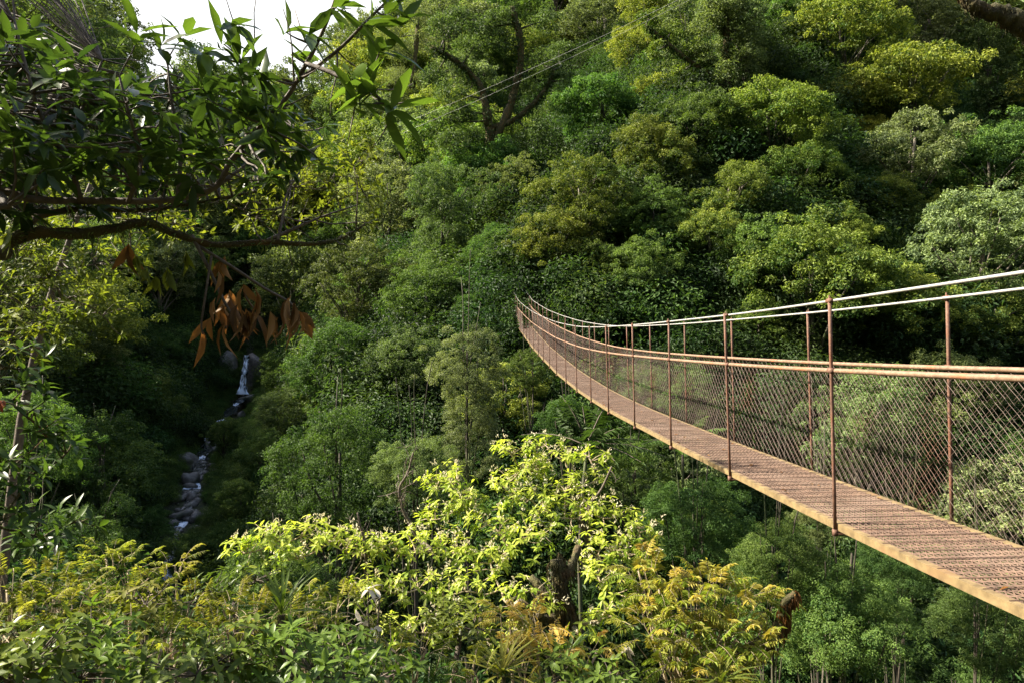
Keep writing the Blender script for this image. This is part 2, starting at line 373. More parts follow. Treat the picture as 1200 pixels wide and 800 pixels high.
br = empty('suspension_bridge', (2.9, 0, -1.2), 'long rusty suspension footbridge with chain link side sagging across the jungle valley', 'footbridge')
ys = np.arange(YBEG, YEND + .01, .25)
for u in (0, 1):
    b = MB(); b.tube(bp(u, ys, 1.58), .0098, 6); link('main_cable', b.mesh('main_cable', M['cable'], world=True), br)
    b = MB(); b.tube(bp(u, ys, 1.09), .0175, 8); link('handrail', b.mesh('handrail', M['rail'], world=True), br)
    # edge angle of the deck: upright leg outside, short flange on top
    s_ = -1 if u == 0 else 1; cw = 1 / (XB - XA)
    prof = [(u + s_ * .004 * cw, .012), (u + s_ * .004 * cw, -.038), (u - s_ * .003 * cw, -.038), (u - s_ * .003 * cw, .004), (u - s_ * .045 * cw, .004), (u - s_ * .045 * cw, .012)]
    V = np.stack([bp(np.full(len(ys), a), ys, np.full(len(ys), h)) for a, h in prof], 1); k = 6; m = len(ys)
    i = np.arange(m - 1)[:, None] * k; j = np.arange(k)[None, :]; j2 = (j + 1) % k
    q = np.stack([i + j, i + j2, i + k + j2, i + k + j], -1).reshape(-1, 4)
    if u == 1: q = q[:, ::-1]
    me = mesh_np('deck_edge', V.reshape(-1, 3), q.ravel(), np.full(len(q), 4), M['edge'], world=True)
    link('deck_edge', me, br)
DY = 2.022
kpost = [k for k in range(-6, 24) if YBEG + .1 < 4.83 + k * DY < YEND]
r = rs(77)
for k in kpost:
    y = 4.83 + k * DY
    for u in (0, 1):
        uu = u + (-.018 if u == 0 else .018) / (XB - XA)
        b = MB(); lean = r.normal() * .006
        pts = np.stack([bp(uu + lean * h, y, h) for h in (-.06, .3, .8, 1.2, 1.60)])
        b.tube(pts, .0128, 7)
        b.tube(np.stack([bp(uu - .0, y, -.075), bp(uu, y, -.03)]), .022, 6)
        po = link('post', b.mesh('post', M['rust'], world=True), br)
        for hc, rc, lc in ((1.09, .0225, .026), (1.58, .017, .03)):                         # clamps round the handrail and the cable
            b = MB(); b.tube(np.stack([bp(uu, y - lc, hc), bp(uu, y + lc, hc)]), rc, 7); b.tube(np.stack([bp(uu, y, hc), bp(uu, y, hc + .038)]), .006, 5)
            cl_ = link('clamp', b.mesh('clamp', M['rust']), po)
    b = MB(); b.tube(np.stack([bp(-.03, y, -.055), bp(1.03, y, -.055)]), .02, 4)
    link('cross_beam', b.mesh('cross_beam', M['rust'], world=True), br)
# expanded metal deck: zigzag strands and cross strips, real metal with open holes
def strands(name, P, rad, mat, parent, tri=3, skip=None):
    """P: (strands, points, 3) -> thin three sided wires"""
    ns, m, _ = P.shape
    t = unit(np.gradient(P, axis=1)); ref = np.array([.31, .17, .93]); u = unit(np.cross(t, ref)); v = np.cross(t, u)
    an = np.arange(tri) / tri * 2 * np.pi + .5
    V = P[:, :, None, :] + rad * (u[:, :, None, :] * np.cos(an)[:, None] + v[:, :, None, :] * np.sin(an)[:, None])
    base = (np.arange(ns)[:, None] * m + np.arange(m - 1)[None, :])[:, :, None] * tri
    j = np.arange(tri); j2 = (j + 1) % tri
    q = np.stack([base + j, base + j2, base + tri + j2, base + tri + j], -1).reshape(-1, 4)
    return link(name, mesh_np(name, V.reshape(-1, 3), q.ravel(), np.full(len(q), 4), mat, world=True), parent)
st = .034; yy = np.arange(YBEG, YEND, .036); nst = 36
Ps = []
for k in range(nst):
    uc = .05 + .9 * k / (nst - 1); amp = .9 / (nst - 1) * .46
    uz = uc + amp * np.where(np.arange(len(yy)) % 2 == 0, 1, -1) * (1 if k % 2 == 0 else -1)
    Ps.append(bp(uz, yy, np.where(np.arange(len(yy)) % 2 == 0, .010, .004)))
strands('deck_grating', np.stack(Ps), .0048, M['grate'], br)
yb = np.arange(YBEG + .1, YEND, .1685)
strands('deck_slat', np.stack([bp(np.linspace(.01, .99, 5), np.full(5, y), np.full(5, .013)) for y in yb]), .0042, M['grate'], br)
# chain link on the far side (two layers), and on both sides at the far landing
def chain(u, y0, y1, off, ph, rad):
    pit = .056; m = 22; h = np.linspace(0.0, 1.08, m); Ps = []; alt = np.where(np.arange(m) % 2 == 0, 1, -1)
    for k in range(int((y1 - y0) / pit)):
        yc = y0 + (k + ph) * pit
        p = bp(u, yc + pit * .5 * alt * (1 if k % 2 == 0 else -1), h)
        sag = .012 * math.sin(k * .075) + .008 * math.sin(k * .031 + 1)
        p[:, 0] += off + sag * np.sin(h / 1.08 * 3.1) + .002 * alt; p[:, 2] -= .012 * np.sin(h / 1.08 * 3.1) * (1 + math.sin(k * .05))
        Ps.append(p)
    return np.stack(Ps)
P1 = np.concatenate([chain(1, YBEG, YEND, .0, 0, .002)])
strands('chain_link_mesh', P1, .0019, M['wire'], br)
P2 = np.concatenate([chain(1, YBEG, 16.0, .045, .37, .002)])
strands('chain_link_mesh', P2, .0012, M['wire'], br)
P3 = np.concatenate([chain(0, 36.0, YEND, -.01, 0, .002)])
strands('chain_link_mesh', P3, .0024, M['wire'], br)

lt_ = LV(); r = rs(88)
for k in range(70):
    y_ = r.uniform(2.5, 22); p_ = bp(np.array(r.choice([r.uniform(.03, .12), r.uniform(.85, .97), r.uniform(.1, .9)])), y_, .022)
    a_ = r.uniform(0, 6.28); lt_.add([p_], [[math.cos(a_), math.sin(a_), .1]], [[r.normal() * .2, r.normal() * .2, 1]], r.uniform(.03, .07), r.uniform(.012, .03), r.uniform(0, 1))
tag(link('leaf_litter', lt_.mesh('leaf_litter', M['dead'])), 'small fallen brown leaves scattered over the bridge deck', 'fallen leaves', kind='stuff')
# ------------------------------------------------------------------ tree kinds
def fol(rng, lv, cen, r, n, L, Wd, flat=.75, lo=-.4, up=.55, jit=.5, t0=.5, tv=.25, fill=.28):
    z = rng.uniform(lo, 1, n); a = rng.uniform(0, 2 * np.pi, n); s_ = np.sqrt(np.maximum(0, 1 - z * z))
    u = np.stack([s_ * np.cos(a), s_ * np.sin(a), z], 1)
    rr = r * (1 - fill * rng.uniform(0, 1, n) ** 1.5 + .16 * rng.normal(size=n))
    P = cen + u * rr[:, None] * np.array([1, 1, flat])
    Nn = unit(unit(u * np.array([1, 1, 1 / flat])) * .8 + np.array([0, 0, up]) + rng.normal(size=(n, 3)) * jit)
    D = unit(np.cross(Nn, rng.normal(size=(n, 3))) + u * .5 + np.array([0, 0, -.25]))
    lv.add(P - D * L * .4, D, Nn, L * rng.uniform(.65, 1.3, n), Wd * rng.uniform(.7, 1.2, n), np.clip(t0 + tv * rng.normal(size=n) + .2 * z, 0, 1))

def proto(kind, seed, q=1.0, leaf=1.0):
    """one tree of a kind, crown about 8 m across: returns crown mesh, trunk mesh, crown centre height, full height"""
    r = rs(seed); lobes = []                      # lobes: centre, radius, flatness
    if kind == 'dome':
        H = 5.6; lobes.append((np.array([0, 0, H]), 3.2, .8))
        for k in range(7):
            a = k * .9 + r.normal() * .3; q_ = r.uniform(1.6, 2.6); lobes.append((np.array([q_ * math.cos(a), q_ * math.sin(a), H + r.uniform(-1.2, 1.3)]), r.uniform(1.3, 2.0), .8))
    elif kind == 'layer':
        H = 6.0
        for k in range(12):
            a = k * 2.4 + r.normal() * .3; q_ = 3.0 * math.sqrt((k + .4) / 12); lobes.append((np.array([q_ * math.cos(a), q_ * math.sin(a), H + 1.5 - .9 * (q_ / 3) ** 2 * 2 + r.normal() * .55]), r.uniform(1.2, 1.9), .5))
        lobes.append((np.array([0, 0, H - .6]), 2.6, .7))
    elif kind == 'pale':
        H = 6.2
        for k in range(15):
            p = unit(r.normal(size=3)) * np.array([2.7, 2.7, 2.9]) * r.uniform(.4, 1.05) ** .6; lobes.append((p + np.array([0, 0, H]), r.uniform(.9, 1.6), .78))
    elif kind == 'billow':
        H = 5.5
        for k in range(8):
            z = r.uniform(-.5, 1); a = k * 2.4 + r.normal() * .4; s_ = math.sqrt(1 - z * z); lobes.append((np.array([1.9 * s_ * math.cos(a), 1.9 * s_ * math.sin(a), H + 1.9 * z]), r.uniform(1.5, 2.3), .85))
    elif kind == 'deep':
        H = 5.2; lobes.append((np.array([0, 0, H - .3]), 2.7, .95))
        for k in range(11):
            p = unit(r.normal(size=3) + np.array([0, 0, .1])) * np.array([2.4, 2.4, 2.7]) * r.uniform(.7, 1.1); lobes.append((p + np.array([0, 0, H]), r.uniform(.9, 1.7), .75))
    elif kind == 'vine':
        H = 7.2
        for k in range(15):
            zz = -5.6 + 9.0 * k / 14; R_ = .8 + 1.5 * max(0, 1 - abs(zz - 1.5) / 5); a = k * 2.4; q_ = R_ * r.uniform(.2, 1.1); lobes.append((np.array([q_ * math.cos(a), q_ * math.sin(a), H + zz]), r.uniform(.9, 1.7), 1.1))
    lv = LV(); L0 = .24 * leaf; main = lobes
    bump = {'dome': .34, 'layer': .36, 'pale': .30, 'billow': .42, 'deep': .34, 'vine': .36}[kind]
    gap = {'dome': .10, 'layer': .12, 'pale': .25, 'billow': .06, 'deep': .15, 'vine': .15}[kind]
    for li, (c, rad, fl) in enumerate(lobes):
        lt = r.uniform(.25, .7); ax_, ay_ = r.uniform(.75, 1.3), r.uniform(.75, 1.3); nb = int(4.2 * rad * rad / (bump * bump) * .62); ga = r.uniform(0, 6.28)
        for k in range(nb):
            z = 1 - 1.75 * (k + .5) / nb; a = ga + k * 2.39996; s_ = math.sqrt(max(0, 1 - z * z)); u = np.array([s_ * math.cos(a), s_ * math.sin(a), z])
            p = c + u * rad * np.array([ax_, ay_, fl]) * (r.uniform(.68, 1.12) if r.uniform() < .84 else r.uniform(1.12, 1.5))
            if r.uniform() < gap + .08 + (.25 if z < -.2 else 0): continue
            if any(np.sum(((p - c2) / (np.array([1, 1, f2]) * r2)) ** 2) < .62 for j2, (c2, r2, f2) in enumerate(lobes) if j2 != li): continue
            br_ = bump * r.uniform(.6, 1.5)
            n = max(7, int(54 * q * (br_ / .36) ** 2 / leaf ** 1.6))
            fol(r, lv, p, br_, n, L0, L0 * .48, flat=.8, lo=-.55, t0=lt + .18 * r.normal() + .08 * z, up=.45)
    tb = MB()
    top = H + (1.0 if kind in ('layer', 'vine', 'pale') else .3)
    tp = curve((0, 0, -.8), (r.normal() * .3, r.normal() * .3, top), r, .05, 9)
    tr_ = np.linspace(.26, .07, 9); tr_[0] = .38
    tb.tube(tp, tr_, 7, lump=.08, rng=r)
    sel = r.permutation(len(main))[:18]
    for k in sel[:14]:
        c = main[k][0]; j = int(np.clip((c[2] - r.uniform(1.5, 3.5)) / top * 8, 3, 7))
        tb.tube(curve(tp[j], c, r, .14, 6, sag=-.12), np.linspace(tr_[j] * .5, .025, 6), 5)
    mat = M[kind]
    return (lv, mat, tb, H, kind, seed)

PROT = {}
def get_proto(kind, var, near, matname=None):
    key = (kind, var, near, matname)
    if key not in PROT:
        seed = {'dome': 10, 'layer': 20, 'pale': 30, 'billow': 40, 'deep': 50, 'vine': 60}[kind] + var
        lv, mat, tb, H, k_, s_ = proto(kind, seed, .8 if near == 0 else .9, (1.0, .78, .58)[near])
        if matname: mat = M[matname]
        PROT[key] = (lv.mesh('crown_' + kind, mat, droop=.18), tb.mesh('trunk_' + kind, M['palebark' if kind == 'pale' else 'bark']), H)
    return PROT[key]

KNAME = {'dome': 'domed_tree', 'layer': 'layered_tree', 'pale': 'open_tree', 'billow': 'billowy_tree', 'deep': 'dense_tree', 'vine': 'vine_draped_tree'}
TREES = []
def place_tree(x, y, kind, scale, var, rot, near=0, matname=None, zs=1.0, hand=None):
    z = ter1(x, y); TREES.append(dict(x=x, y=y, z=z, kind=kind, s=scale, var=var, rot=rot, near=near, mat=matname, zs=zs, hand=hand))

HC = {'dome': 5.9, 'layer': 6.2, 'pale': 6.2, 'billow': 5.8, 'deep': 5.3, 'vine': 6.4}
def tree_at(px, py, w, kind, matname=None, var=0, near=None, zs=1.0, ymin=9.0, yfix=None, hand=None):
    """tree whose crown, w pixels wide in the 1200 picture, is met along that line of sight"""
    Ys = np.arange(ymin, 220, .5)
    if yfix: Ys = np.array([yfix])
    X = (px - 600) / F * Ys; Zr = (HZ - py) / F * Ys; sc = w * Ys / F / 8.2
    f = Zr - (terrain(X, Ys) + HC[kind] * sc * zs)
    k = np.where(f <= 0)[0]; k = 0 if yfix else (k[0] if len(k) else len(Ys) - 1)
    Y = Ys[k]; s_ = sc[k]
    n_ = near if near is not None else (2 if Y < 24 else 1 if Y < 55 else 0)
    zz = zs
    if yfix:                                   # stretch the trunk so that the foot stands on the slope
        zz = float((Zr[0] - ter1(X[0], Y)) / (HC[kind] * s_))
    place_tree(float(X[k]), float(Y), kind, float(s_), var, (px * 7 + py * 3) % 628 / 100, n_, matname, zz, hand=hand or (px, py))

HAND = [  # px, py, width, kind, material
    (990, 40, 125, 'dome', 'layer'), (1082, 35, 110, 'pale', None), (1070, 98, 145, 'layer', None), (1165, 80, 110, 'vine', None), (900, 140, 140, 'layer', None),
    (1068, 180, 145, 'pale', None), (1165, 190, 150, 'dome', None), (1020, 160, 60, 'layer', 'gold'), (1035, 240, 85, 'billow', None), (850, 235, 120, 'pale', 'billow'),
    (680, 240, 130, 'pale', 'billow'), (705, 130, 110, 'layer', 'fern'), (767, 110, 72, 'layer', None), (740, 66, 72, 'billow', 'layer'), (660, 42, 50, 'billow', 'gold'),
    (800, 55, 95, 'vine', None), (870, 55, 110, 'vine', 'pale'), (925, 15, 90, 'dome', None), (1150, 20, 110, 'dome', 'layer'), (620, 60, 80, 'billow', None),
    (700, 20, 80, 'dome', 'pale'), (760, 20, 90, 'billow', None), (815, 150, 115, 'dome', None), (940, 215, 110, 'billow', None), (985, 120, 80, 'dome', 'layer'),
    (960, 335, 190, 'billow', None), (1150, 300, 180, 'pale', None), (1000, 500, 190, 'pale', 'vine'), (890, 390, 80, 'pale', 'billow'), (1165, 385, 120, 'pale', 'billow'),
    (890, 300, 115, 'dome', None), (830, 285, 100, 'billow', None), (700, 320, 95, 'deep', 'fern'), (755, 320, 105, 'dome', None), (655, 290, 105, 'billow', None),
    (580, 300, 85, 'layer', 'fern'), (520, 270, 120, 'vine', None), (450, 260, 120, 'vine', 'pale'), (420, 340, 130, 'pale', 'vine'), (500, 345, 115, 'dome', None),
    (770, 185, 110, 'billow', None), (765, 250, 100, 'dome', None), (600, 245, 80, 'vine', None), (985, 275, 90, 'layer', None), (1110, 255, 90, 'dome', 'layer'), (560, 370, 70, 'deep', None), (440, 330, 90, 'dome', None),
    (390, 430, 130, 'deep', None), (480, 430, 115, 'dome', 'vine'), (340, 330, 120, 'deep', 'vine'), (1060, 360, 120, 'billow', None), (1110, 460, 130, 'dome', 'vine'),
]
for n_, (px, py, w, kind, mt) in enumerate(HAND):
    tree_at(px, py, w, kind, mt, var=n_ % 2)
# nearer trees on the valley side below the eye
tree_at(552, 470, 128, 'vine', 'pale', var=1, yfix=27, near=2)
tree_at(622, 430, 62, 'deep', None, var=0, yfix=33, near=1)
tree_at(905, 665, 130, 'deep', 'fern', var=1, yfix=12.5, near=2)
tree_at(985, 720, 190, 'layer', 'fern', var=0, yfix=12.0, near=2)
tree_at(955, 615, 70, 'pale', 'vine', var=0, yfix=16, near=2)
tree_at(1050, 660, 110, 'layer', 'deep', var=1, yfix=15, near=2)
tree_at(1150, 730, 140, 'deep', None, var=0, yfix=16, near=2)
tree_at(820, 620, 150, 'deep', None, var=1, yfix=22, near=2)
tree_at(740, 560, 130, 'deep', 'fern', var=0, yfix=27, near=1)
tree_at(670, 500, 90, 'deep', None, var=1, yfix=30, near=1)
tree_at(390, 545, 190, 'deep', None, var=0, yfix=27, near=2)
tree_at(490, 560, 120, 'deep', 'vine', var=1, yfix=24, near=2)
tree_at(120, 540, 150, 'deep', None, var=0, yfix=30, near=1)
tree_at(40, 520, 150, 'deep', 'fern', var=1, yfix=24, near=2)
tree_at(110, 640, 140, 'deep', None, var=0, yfix=22, near=2)
tree_at(330, 690, 160, 'deep', None, var=1, yfix=20, near=2)
for px, py, w, mt in ((310, 535, 75, None), (283, 585, 62, 'fern'), (268, 640, 66, None), (335, 490, 85, 'vine'), (330, 435, 62, None), (170, 470, 85, None), (145, 560, 95, 'fern'), (176, 625, 66, None), (200, 415, 70, None), (262, 512, 40, 'fern')):
    tree_at(px, py, w, 'deep', mt, var=int(px) % 2, near=1, ymin=28)
tree_at(262, 508, 46, 'deep', None, var=1, near=1, yfix=49)
tree_at(206, 648, 56, 'deep', 'fern', var=0, near=1, yfix=34)
NHAND = len(TREES)

# the rest of the forest: dart throwing over the valley sides inside the view
def bridge_hit(x, y, z, s_):
    """does a crown here stand in front of the bridge?"""
    px = 600 + F * x / y; r_ = 4.1 * s_ * F / y; top = HZ - F * (z + 10 * s_) / y; bot = HZ - F * (z + 2 * s_) / y
    for p in np.arange(px - r_, px + r_ + 1, 10):
        if p < 596 or p > 1250: continue
        for XX in (XA, XB):
            yb_ = XX * F / (p - 555)
            if yb_ > YEND: yb_ = YEND
            if y - 4.1 * s_ < yb_ + 1.0:
                zt = float(deck_z(yb_)) + 1.6; zb = float(deck_z(yb_)) - .2
                if top < HZ - F * zb / yb_ and bot > HZ - F * zt / yb_: return True
    # keep the air round the bridge free
    if y < 60 and abs(x - (2.98 + SLANT * y)) < 4.1 * s_ + .8 and z + 10 * s_ > float(deck_z(min(y, YEND))) - .6 and y < YEND + 3: return True
    return False
def creek_hit(x, y, z, s_):
    d = np.hypot(CREEK[:, 0] - x, CREEK[:, 1] - y); 
    if d.min() < 1.6 + 1.8 * s_ and y < 85: return True
    px = 600 + F * x / y; r_ = 3.6 * s_ * F / y; top = HZ - F * (z + 10 * s_) / y; bot = HZ - F * (z + 1 * s_) / y
    r_ = 4.4 * s_ * F / y
    for cx, c0, c1, cy_ in ((285, 412, 492, 70), (238, 525, 560, 50), (225, 540, 640, 44)):
        if px - r_ < cx + 14 and px + r_ > cx - 14 and top < c1 and bot > c0 and y < cy_: return True
    return False
rg = rs(2024); tries = 0; kinds = ['dome', 'layer', 'pale', 'billow', 'deep', 'vine']
FAR = []
while tries < 7000:
    tries += 1
    y = 16 + 165 * rg.uniform() ** .9; x = rg.uniform(-.86, .86) * y
    z = ter1(x, y); s_ = rg.uniform(.85, 1.6) * (0.8 + y / 170)
    near_wall = y < 60
    if near_wall: s_ *= .75
    if x / y < -.1 and y < 75: p_ = [.08, .05, .1, .05, .6, .12]
    elif z < 8: p_ = [.18, .08, .12, .12, .38, .12]
    else: p_ = [.22, .2, .16, .18, .08, .16]
    kind = kinds[int(rg.choice(6, p=p_))]; rot = rg.uniform(0, 6.28); var = int(rg.integers(0, 2)); gm = rg.uniform()
    top = HZ - F * (z + 12 * s_) / y
    if top > 760 or HZ - F * (z + 4 * s_) / y < -60: continue
    ok = True
    for t in TREES:
        dd = math.hypot(t['x'] - x, t['y'] - y)
        if dd < 2.9 * (t['s'] + s_) * (.62 if 'auto' in t else .8): ok = False; break
    if not ok: continue
    # do not stand in front of a hand placed crown
    px = 600 + F * x / y; r_ = 3.2 * s_ * F / y; bot = HZ - F * (z + 4 * s_) / y
    for t in TREES[:NHAND]:
        hx, hy = t['hand']; ww = t['s'] * 8.2 * F / t['y'] * .36
        if y < t['y'] and abs(hx - px) < r_ + ww and top < hy + ww * .8 and bot > hy - ww: ok = False; break
    if not ok: continue
    if bridge_hit(x, y, z, s_) or creek_hit(x, y, z, s_): continue
    if y < 17 and x < 2: continue
    mt = None
    if kind in ('dome', 'billow') and gm < .2: mt = 'layer'
    elif kind == 'layer' and gm < .12: mt = 'gold'
    elif kind == 'layer' and gm < .3: mt = 'fern'
    elif kind == 'pale' and gm < .3: mt = 'billow'
    if y > 135: FAR.append((x, y, z, kind, s_, var, rot)); TREES.append(dict(x=x, y=y, s=s_, far=1, auto=1)); continue
    place_tree(x, y, kind, s_, var, rot, 2 if y < 24 else 1 if y < 55 else 0, mt, rg.uniform(.9, 1.15)); TREES[-1]['auto'] = 1
SKIP = set()
TREES = [t for t in TREES if 'far' not in t]
print('TREES', len(TREES), 'FAR', len(FAR))

def build_tree(t, n):
    cm, tm, H = get_proto(t['kind'], t['var'], t['near'], t['mat'])
    o = empty(KNAME[t['kind']], (t['x'], t['y'], t['z']))
    o.rotation_euler = (0, 0, t['rot']); o.scale = (t['s'],) * 3
    up = HC[t['kind']] * (t['zs'] - 1)                     # longer or shorter trunk, same crown
    k_ = link('trunk', tm, o); k_.scale = (1, 1, (H + up) / H); k_ = link('crown', cm, o); k_.location = (0, 0, up)
    tag(o, LABEL.get(n, 'forest tree %d' % n), 'tree', 'forest trees on the valley sides')
    if not VIS: o['idx'] = n
    return o
# where each tree of the forest shows in the picture; the ones nothing shows of are left out
VIS = {0: (1003, 31), 1: (1095, 23), 2: (1076, 87), 3: (1161, 69), 4: (918, 129), 5: (1077, 168), 6: (1160, 178), 7: (1023, 144), 8: (1049, 224), 9: (862, 217), 10: (680, 221), 11: (695, 119), 12: (760, 98), 13: (734, 51), 14: (663, 38), 15: (795, 32), 16: (878, 41), 17: (920, 11), 18: (1151, 16), 19: (625, 49), 20: (689, 20), 21: (750, 13), 22: (821, 130), 23: (948, 189), 24: (1000, 106), 25: (967, 313), 26: (1141, 275), 27: (1019, 494), 28: (893, 375), 29: (1168, 369), 30: (891, 285), 31: (830, 267), 32: (703, 300), 33: (755, 305), 34: (647, 274), 35: (569, 286), 36: (519, 241), 37: (452, 233), 38: (412, 326), 39: (491, 337), 40: (767, 170), 41: (762, 244), 42: (598, 210), 43: (1002, 260), 44: (1115, 237), 45: (551, 355), 46: (443, 315), 47: (380, 417), 48: (472, 418), 49: (331, 324), 50: (1080, 354), 51: (1129, 450), 52: (550, 470), 53: (620, 445), 54: (911, 654), 55: (993, 729), 56: (956, 629), 57: (1051, 670), 58: (1146, 735), 59: (817, 610), 60: (740, 564), 61: (658, 509), 62: (383, 553), 63: (482, 564), 64: (133, 540), 65: (59, 521), 66: (120, 623), 67: (327, 674), 68: (300, 527), 69: (275, 581), 70: (258, 629), 71: (323, 479), 72: (319, 433), 73: (193, 463), 74: (161, 542), 75: (186, 613), 76: (204, 403), 77: (262, 514), 78: (262, 508), 79: (208, 646), 81: (151, 222), 83: (380, 160), 86: (87, 13), 88: (48, 555), 89: (122, 411), 92: (134, 15), 94: (309, 243), 95: (473, 163), 99: (43, 7), 101: (1190, 350), 102: (189, 263), 103: (1162, 741), 105: (373, 182), 107: (1052, 765), 108: (146, 89), 111: (44, 240), 112: (83, 296), 113: (27, 334), 114: (1158, 587), 115: (1194, 70), 118: (67, 260), 121: (1050, 3), 122: (243, 84), 124: (1192, 171), 125: (384, 153), 126: (946, 9), 128: (36, 377), 129: (109, 231), 130: (409, 254), 131: (543, 84), 132: (202, 316), 134: (156, 290), 135: (242, 306), 136: (808, 9), 137: (712, 19), 139: (188, 140), 140: (310, 243), 144: (615, 14), 146: (103, 143), 147: (451, 188), 148: (530, 22), 149: (134, 113), 152: (1188, 528), 153: (485, 38), 154: (65, 55), 155: (118, 304), 156: (484, 110), 160: (523, 200), 161: (411, 173), 163: (133, 57), 164: (755, 5), 165: (1189, 94), 168: (386, 125), 169: (113, 40), 174: (611, 9), 177: (63, 404), 178: (167, 377), 179: (145, 183), 181: (518, 115), 184: (224, 206), 185: (46, 284), 187: (332, 240), 188: (689, 15), 189: (421, 108), 191: (547, 17), 193: (97, 219), 197: (540, 122), 204: (783, 464), 206: (1195, 211), 207: (256, 262), 208: (120, 22), 210: (784, 554), 213: (1184, 32), 214: (463, 70), 215: (511, 158), 218: (413, 176), 219: (299, 291), 223: (254, 184), 225: (501, 778), 227: (574, 68), 229: (463, 247), 232: (375, 277), 235: (566, 185), 238: (570, 136), 241: (353, 152), 242: (1163, 189), 245: (430, 127), 247: (900, 754), 249: (599, 468), 250: (818, 636), 252: (364, 234), 258: (604, 150), 261: (1108, 789), 262: (126, 368), 263: (650, 8)}
LOOK = {('dome', None): 'domed dark green tree', ('dome', 'layer'): 'domed yellow green tree', ('dome', 'deep'): 'domed deep green tree', ('dome', 'pale'): 'domed greyish tree', ('dome', 'vine'): 'domed olive tree',
        ('layer', None): 'spreading yellow green tree', ('layer', 'gold'): 'spreading golden tree', ('layer', 'fern'): 'spreading fresh green tree', ('layer', 'deep'): 'spreading deep green tree',
        ('pale', None): 'open grey green tree', ('pale', 'billow'): 'open bright green tree', ('pale', 'vine'): 'open olive tree',
        ('billow', None): 'billowy bright green tree', ('billow', 'layer'): 'billowy yellow green tree', ('billow', 'gold'): 'billowy golden tree',
        ('deep', None): 'bushy dark green tree', ('deep', 'fern'): 'bushy fresh green tree', ('deep', 'vine'): 'bushy olive tree', ('vine', None): 'creeper hung olive tree', ('vine', 'pale'): 'creeper hung pale tree'}
def zone(px, py):
    if px > 1080 and py < 140: return 'below the mossy corner bough'
    if px > 640 and py < 130: return 'near the top of the hillside'
    if px >= 420 and py < 235: return 'around the huge mossy tree'
    if px < 300 and py < 330: return 'behind the overhanging boughs'
    if px < 290: return 'on the shaded bank left of the stream'
    if px < 420 and py < 330: return 'behind the tips of the mossy bough'
    if px < 480: return 'on the slope right of the waterfall'
    if px < 640 and py < 410: return 'beside the far end of the bridge'
    if px < 700 and py > 400: return 'in the gap behind the lime tree'
    cab = np.interp(px, [600, 740, 1000, 1200], [330, 382, 348, 318]); dk = np.interp(px, [600, 650, 740, 860, 1000, 1200], [360, 435, 495, 553, 620, 715])
    if py > dk - 25: return 'in the shade under the bridge deck'
    if py > cab: return 'seen through the bridge mesh'
    if py > cab - 75: return 'just above the bridge cables'
    return 'midway up the hillside' if px < 930 else 'midway up the right hillside'
ORD = ['first', 'second', 'third', 'fourth', 'fifth', 'sixth', 'seventh', 'eighth', 'ninth', 'tenth', 'eleventh', 'twelfth']
LABEL = {}; SAME = {}
for n, (px, py) in VIS.items():
    t = TREES[n]; SAME.setdefault((LOOK[(t['kind'], t['mat'])], zone(px, py)), []).append((px, n))
for (lk, zn), mem in SAME.items():
    mem.sort()
    for k, (px, n) in enumerate(mem):
        tail = '' if len(mem) == 1 else (', the left one' if k == 0 else ', the right one') if len(mem) == 2 else ', leftmost of several' if k == 0 else ', rightmost of several' if k == len(mem) - 1 else ', %s from the left' % ORD[k]
        LABEL[n] = lk + ' ' + zn + tail
for n, t in enumerate(TREES):
    if VIS and n not in VIS: continue
    build_tree(t, n)

# distant forest and undergrowth: masses nobody could count, one object each, instanced inside that object
def scatter(name, pts, scales, rots, protos, label, cat):
    me = bpy.data.meshes.new(name); me.from_pydata([tuple(p) for p in pts], [], [])
    for nm, typ, arr in (('sc', 'FLOAT', scales), ('rz', 'FLOAT', rots)):
        a = me.attributes.new(nm, typ, 'POINT'); a.data.foreach_set('value', np.asarray(arr, np.float32))
    a = me.attributes.new('pick', 'INT', 'POINT'); a.data.foreach_set('value', np.arange(len(pts), dtype=np.int32) % len(protos))
    o = link(name, me); tag(o, label, cat, kind='stuff')
    c = bpy.data.collections.new(name + '_kinds')
    for k, pm in enumerate(protos):
        c.objects.link(bpy.data.objects.new('%s_kind_%d' % (name, k), pm))
    g = bpy.data.node_groups.new(name, 'GeometryNodeTree')
    g.interface.new_socket('Geometry', in_out='INPUT', socket_type='NodeSocketGeometry'); g.interface.new_socket('Geometry', in_out='OUTPUT', socket_type='NodeSocketGeometry')
    gi = g.nodes.new('NodeGroupInput'); go = g.nodes.new('NodeGroupOutput')
    ci = g.nodes.new('GeometryNodeCollectionInfo'); ci.inputs['Collection'].default_value = c; ci.inputs['Separate Children'].default_value = True; ci.inputs['Reset Children'].default_value = True
    ip = g.nodes.new('GeometryNodeInstanceOnPoints'); ip.inputs['Pick Instance'].default_value = True
    def na(nm, t):
        x = g.nodes.new('GeometryNodeInputNamedAttribute'); x.data_type = t; x.inputs['Name'].default_value = nm; return x.outputs['Attribute']
    cx = g.nodes.new('ShaderNodeCombineXYZ'); L = g.links.new
    L(na('rz', 'FLOAT'), cx.inputs[2]); L(na('sc', 'FLOAT'), ip.inputs['Scale']); L(na('pick', 'INT'), ip.inputs['Instance Index'])
    er = g.nodes.new('FunctionNodeEulerToRotation'); L(cx.outputs[0], er.inputs[0]); L(er.outputs[0], ip.inputs['Rotation'])
    mp = g.nodes.new('GeometryNodeMeshToPoints'); L(gi.outputs[0], mp.inputs[0])
    L(mp.outputs[0], ip.inputs['Points']); L(ci.outputs[0], ip.inputs['Instance']); L(ip.outputs[0], go.inputs[0])
    md = o.modifiers.new('scatter', 'NODES'); md.node_group = g
    return o
